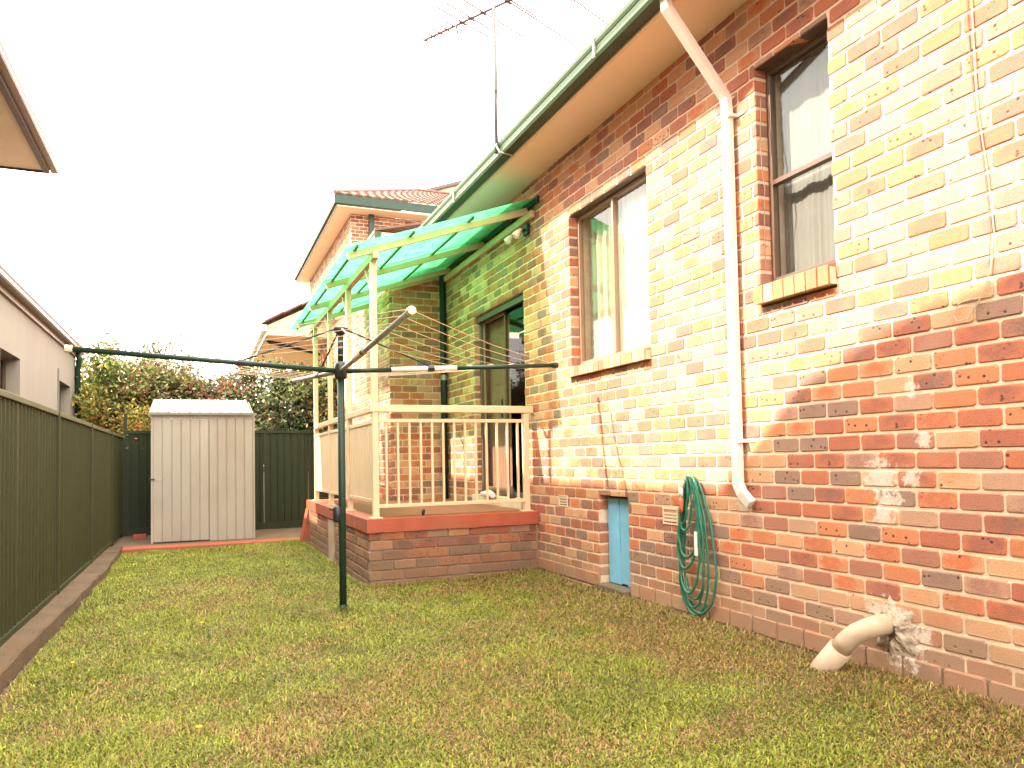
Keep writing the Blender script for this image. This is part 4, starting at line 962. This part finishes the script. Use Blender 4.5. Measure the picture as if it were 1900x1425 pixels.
# ================================================================== LAWN
rg_ = np.random.default_rng(11)
def vnoise(x, y, s, seed):
    r = np.random.default_rng(seed); T = r.random((64, 64)); a_ = seed * 1.7; x, y = x * np.cos(a_) - y * np.sin(a_), x * np.sin(a_) + y * np.cos(a_); u = x * s + 100; v = y * s + 100
    i = np.floor(u).astype(int); j = np.floor(v).astype(int); fu = u - i; fv = v - j; fu = fu * fu * (3 - 2 * fu); fv = fv * fv * (3 - 2 * fv)
    g = lambda a, b: T[a % 64, b % 64]
    return (g(i, j) * (1 - fu) + g(i + 1, j) * fu) * (1 - fv) + (g(i, j + 1) * (1 - fu) + g(i + 1, j + 1) * fu) * fv
def blades(n, x0, x1, y0, y1, ln, wd, flat=0, green=0):
    x = rg_.uniform(x0, x1, n); y = rg_.uniform(y0, y1, n)
    keep = ~((x > 1.53) & (y > 7.47)) & ~((x > 3.28) & (rg_.random(n) < .75)) & (x < 3.40)
    dens = vnoise(x, y, 1.6, 3) * .5 + vnoise(x, y, 5, 4) * .3 + vnoise(x, y, 17, 5) * .2
    keep &= rg_.random(n) < np.clip(.35 + dens * 1.3, 0, 1)
    keep &= ~((x < -.97) & (rg_.random(n) < .5))
    x = x[keep]; y = y[keep]; n = len(x)
    z = ground_z(x, y) - .004
    th = rg_.uniform(0, 2 * np.pi, n); lean = rg_.uniform(.55, 1.5, n) if not flat else rg_.uniform(1.0, 1.5, n); L_ = ln * rg_.uniform(.5, 1.25, n) * (0.75 + .5 * vnoise(x, y, 3, 9)); wv = wd * rg_.uniform(.6, 1.3, n)
    dx, dy = np.cos(th), np.sin(th); sx, sy = -dy, dx
    h1 = L_ * .55 * np.cos(lean * .6); r1 = L_ * .55 * np.sin(lean * .6); h2 = h1 + L_ * .45 * np.cos(lean * 1.35); r2 = r1 + L_ * .45 * np.sin(lean * 1.35)
    h2 = np.maximum(h2, .004)
    V = np.empty((n, 5, 3))
    V[:, 0] = np.stack([x - sx * wv / 2, y - sy * wv / 2, z], 1); V[:, 1] = np.stack([x + sx * wv / 2, y + sy * wv / 2, z], 1)
    V[:, 2] = np.stack([x + dx * r1 - sx * wv * .45, y + dy * r1 - sy * wv * .45, z + h1], 1); V[:, 3] = np.stack([x + dx * r1 + sx * wv * .45, y + dy * r1 + sy * wv * .45, z + h1 + wv * .15], 1)
    V[:, 4] = np.stack([x + dx * r2, y + dy * r2, z + h2], 1)
    # colour
    dry = vnoise(x, y, .9, 21) * .32 + vnoise(x, y, 2.9, 22) * .30 + vnoise(x, y, 8, 23) * .22 + vnoise(x, y, 21, 24) * .16
    dry = dry + .36 * smooth(2.2, 3.3, x) * smooth(9, 2, y) + .10 * smooth(.2, 2.0, x) * smooth(9, 5, y) - .10 * smooth(6, 10, y) - .03
    pr = np.clip((dry - .445) * 2.5, .06, .75)
    isd = (rg_.random(n) < pr) if not green else (rg_.random(n) < .05)
    if flat: z = z + rg_.uniform(.008, .03, n)
    g0 = np.array([.26, .275, .03]); g1 = np.array([.10, .145, .016]); g2 = np.array([.42, .38, .065]); d0 = np.array([.40, .27, .10]); d1 = np.array([.22, .12, .042])
    t = rg_.random((n, 1)); q = rg_.random((n, 1)); lush = vnoise(x, y, 4, 31)[:, None]
    C = g1 * (1 - t) + g0 * t; C = C * (1 - .5 * q ** 2) + g2 * .5 * q ** 2; C = C * (.75 + .5 * lush)
    D = d0 * (1 - t) + d1 * t
    C = np.where(isd[:, None], D, C) * (.55 + .8 * rg_.random((n, 1)))
    if flat: C = C * np.array([.62, .85, .8])
    return V, C
parts = [blades(190000, -1.02, 3.42, 2.0, 4.6, .034, .0058), blades(120000, -1.02, 3.42, 4.6, 7.6, .036, .0070), blades(75000, -1.02, 1.6, 7.4, 12.38, .038, .0095), blades(12000, -1.02, 3.42, -.5, 2.0, .04, .006),
         blades(45000, -1.02, 3.3, 2.0, 6.2, .017, .0115, 1, 1), blades(16000, -1.0, 3.2, 6.2, 12.3, .02, .015, 1, 1)]
# longer tufts against the wall, porch, mast and edging
for (a0, a1, b0, b1, m0) in ((3.26, 3.40, 2.0, 7.4, 5200), (-1.0, -.93, 2.0, 12.2, 3000), (1.47, 1.55, 7.4, 11.9, 1500), (1.55, 3.3, 7.36, 7.47, 1500), (1.04, 1.17, 6.28, 6.42, 260)):
    parts.append(blades(m0, a0, a1, b0, b1, .062, .0055))
V = np.concatenate([p[0] for p in parts]); C = np.concatenate([p[1] for p in parts]); n = len(V)
def leaf_mesh(name, V, C, faces_per, m):
    n, k = V.shape[:2]; me = bpy.data.meshes.new(name)
    me.vertices.add(n * k); me.vertices.foreach_set('co', V.reshape(-1).astype(np.float32))
    fl_ = [len(f) for f in faces_per]; idx = np.concatenate([np.array(f) for f in faces_per]); base = np.arange(n) * k
    loops = (base[:, None] + idx[None]).ravel().astype(np.int32); me.loops.add(len(loops)); me.loops.foreach_set('vertex_index', loops)
    nf = n * len(fl_); tot = np.tile(np.array(fl_, np.int32), n); st = np.concatenate([[0], np.cumsum(tot)[:-1]]).astype(np.int32)
    me.polygons.add(nf); me.polygons.foreach_set('loop_start', st); me.polygons.foreach_set('loop_total', tot)
    a = me.color_attributes.new('tint', 'FLOAT_COLOR', 'POINT'); cc = np.concatenate([np.repeat(C, k, 0), np.ones((n * k, 1))], 1)
    a.data.foreach_set('color', cc.ravel().astype(np.float32)); me.materials.append(m); me.update(); me.validate(); return me
me = leaf_mesh('lawn', V, C, [(0, 1, 3, 2), (2, 3, 4)], M['grass'])
tag(link(bpy.data.objects.new('lawn', me)), 'short patchy green and straw coloured grass covering the yard', 'grass', kind='stuff')

# ================================================================== SHRUBS
def shrub(name, label, cat, c, rad, base, n, size, cols, seed, group=None, clusters=90, spread=.16, flat=.5):
    r = np.random.default_rng(seed); root = thing(name, label, cat, base, group or 'shrubs beyond the far fence')
    d = r.normal(size=(clusters, 3)); d /= np.linalg.norm(d, axis=1)[:, None]; rr = r.uniform(.35, 1.0, clusters) ** .5
    bump = 1 + .22 * np.sin(d[:, 0] * 5 + seed) * np.cos(d[:, 2] * 4 + seed * 2) + r.uniform(-.12, .12, clusters)
    cc = np.array(c) + d * rr[:, None] * bump[:, None] * np.array(rad)
    cc = cc[cc[:, 2] > base[2] + .15]; clusters = len(cc)
    k = r.integers(0, clusters, n); p = cc[k] + r.normal(size=(n, 3)) * spread * np.array([1, 1, .75])
    a = r.normal(size=(n, 3)); a /= np.linalg.norm(a, axis=1)[:, None]; b = r.normal(size=(n, 3)); b -= (b * a).sum(1)[:, None] * a; b /= np.linalg.norm(b, axis=1)[:, None]
    s = size * r.uniform(.6, 1.35, n)[:, None]; nn = np.cross(a, b)
    V = np.stack([p - a * s * .5, p + b * s * .27 + nn * s * .06, p + a * s * .55, p - b * s * .27 + nn * s * .06], 1)
    cols = np.array(cols); kc = r.integers(0, len(cols), clusters)
    pick = np.where(r.random(n) < .55, kc[k], r.integers(0, len(cols), n)); C = cols[pick] * r.uniform(.6, 1.35, (n, 1))
    me = leaf_mesh('foliage', V, C, [(0, 1, 2), (0, 2, 3)], M['leaf']); link(bpy.data.objects.new('crown', me), root, (0, 0, 0))
    b_ = MB(); B = Vector(base)
    for j in range(12):
        e = Vector(cc[r.integers(0, clusters)]); m_ = B.lerp(e, .5) + Vector(r.normal(size=3) * .08)
        s0 = B + Vector((r.uniform(-.12, .12), r.uniform(-.12, .12), 0)); b_.tube([s0, m_, e], [.03, .018, .006], 6)
    b_.build('stems', M['bark'], root); return root
red = [(.20, .07, .04), (.24, .13, .06), (.10, .12, .03), (.07, .09, .025), (.24, .18, .10), (.045, .06, .02), (.14, .16, .05)]
yel = [(.36, .30, .05), (.26, .27, .05), (.15, .19, .04), (.38, .24, .05), (.10, .14, .03), (.20, .24, .06), (.08, .11, .025), (.36, .12, .04)]
grn = [(.05, .085, .025), (.035, .06, .02), (.09, .12, .04), (.15, .17, .06), (.02, .035, .015), (.10, .06, .03)]
shrub('shrub', 'yellow green autumn shrub beside the pale neighbour wall above the fence', 'shrub', (-1.72, 16.4, 2.35), (.62, .7, 1.1), (-1.7, 16.4, 0), 11000, .085, yel, 1)
shrub('shrub', 'reddish leaved shrub rising directly behind the left half of the shed', 'shrub', (-.75, 16.2, 2.35), (.85, .8, 1.15), (-.75, 16.2, 0), 17000, .08, red + [(.16, .17, .05), (.2, .2, .06)], 2)
shrub('shrub', 'red and green shrub behind the right half of the shed roof', 'shrub', (.55, 16.3, 2.05), (.85, .8, 1.12), (.5, 16.3, 0), 16000, .08, red + grn, 3)
shrub('shrub', 'dense dark green shrub spilling over the far fence between shed and porch', 'shrub', (1.70, 15.6, 2.1), (.80, .7, 1.0), (1.6, 15.6, 0), 20000, .08, grn + [(.22, .22, .10)], 4)
shrub('shrub', 'golden leaved shrub seen between the porch posts', 'shrub', (2.45, 15.2, 2.15), (.5, .55, 1.0), (2.3, 15.2, 0), 9000, .08, yel + grn + grn, 5)
shrub('shrub', 'thin reddish spire of twigs standing above the shrubs over the shed', 'shrub', (-.20, 16.6, 3.05), (.13, .13, .85), (-.2, 16.6, 0), 700, .055, red[:2] + [(.3, .15, .1)], 6, clusters=30, spread=.07)
shrub('shrub', 'small second spire of red twigs right of the tall one', 'shrub', (.62, 16.8, 2.75), (.08, .08, .7), (.62, 16.8, 0), 260, .05, red[:2] + [(.3, .15, .1)], 7, clusters=18, spread=.05)
shrub('shrub', 'leafy creeper twigs hanging over the far fence beside the corner post', 'shrub', (-1.0, 15.1, 1.95), (.35, .25, .35), (-1.0, 15.1, 0), 1500, .06, yel[:4] + [(.4, .1, .04)], 8, clusters=30)
far = shrub('tree', 'distant dark tree mass low behind the shrubs', 'tree', (-1.5, 30, 2.6), (5.5, 2, 1.6), (-1.5, 30, 0), 9000, .2, grn, 9, clusters=160, spread=.5, group='distant trees')
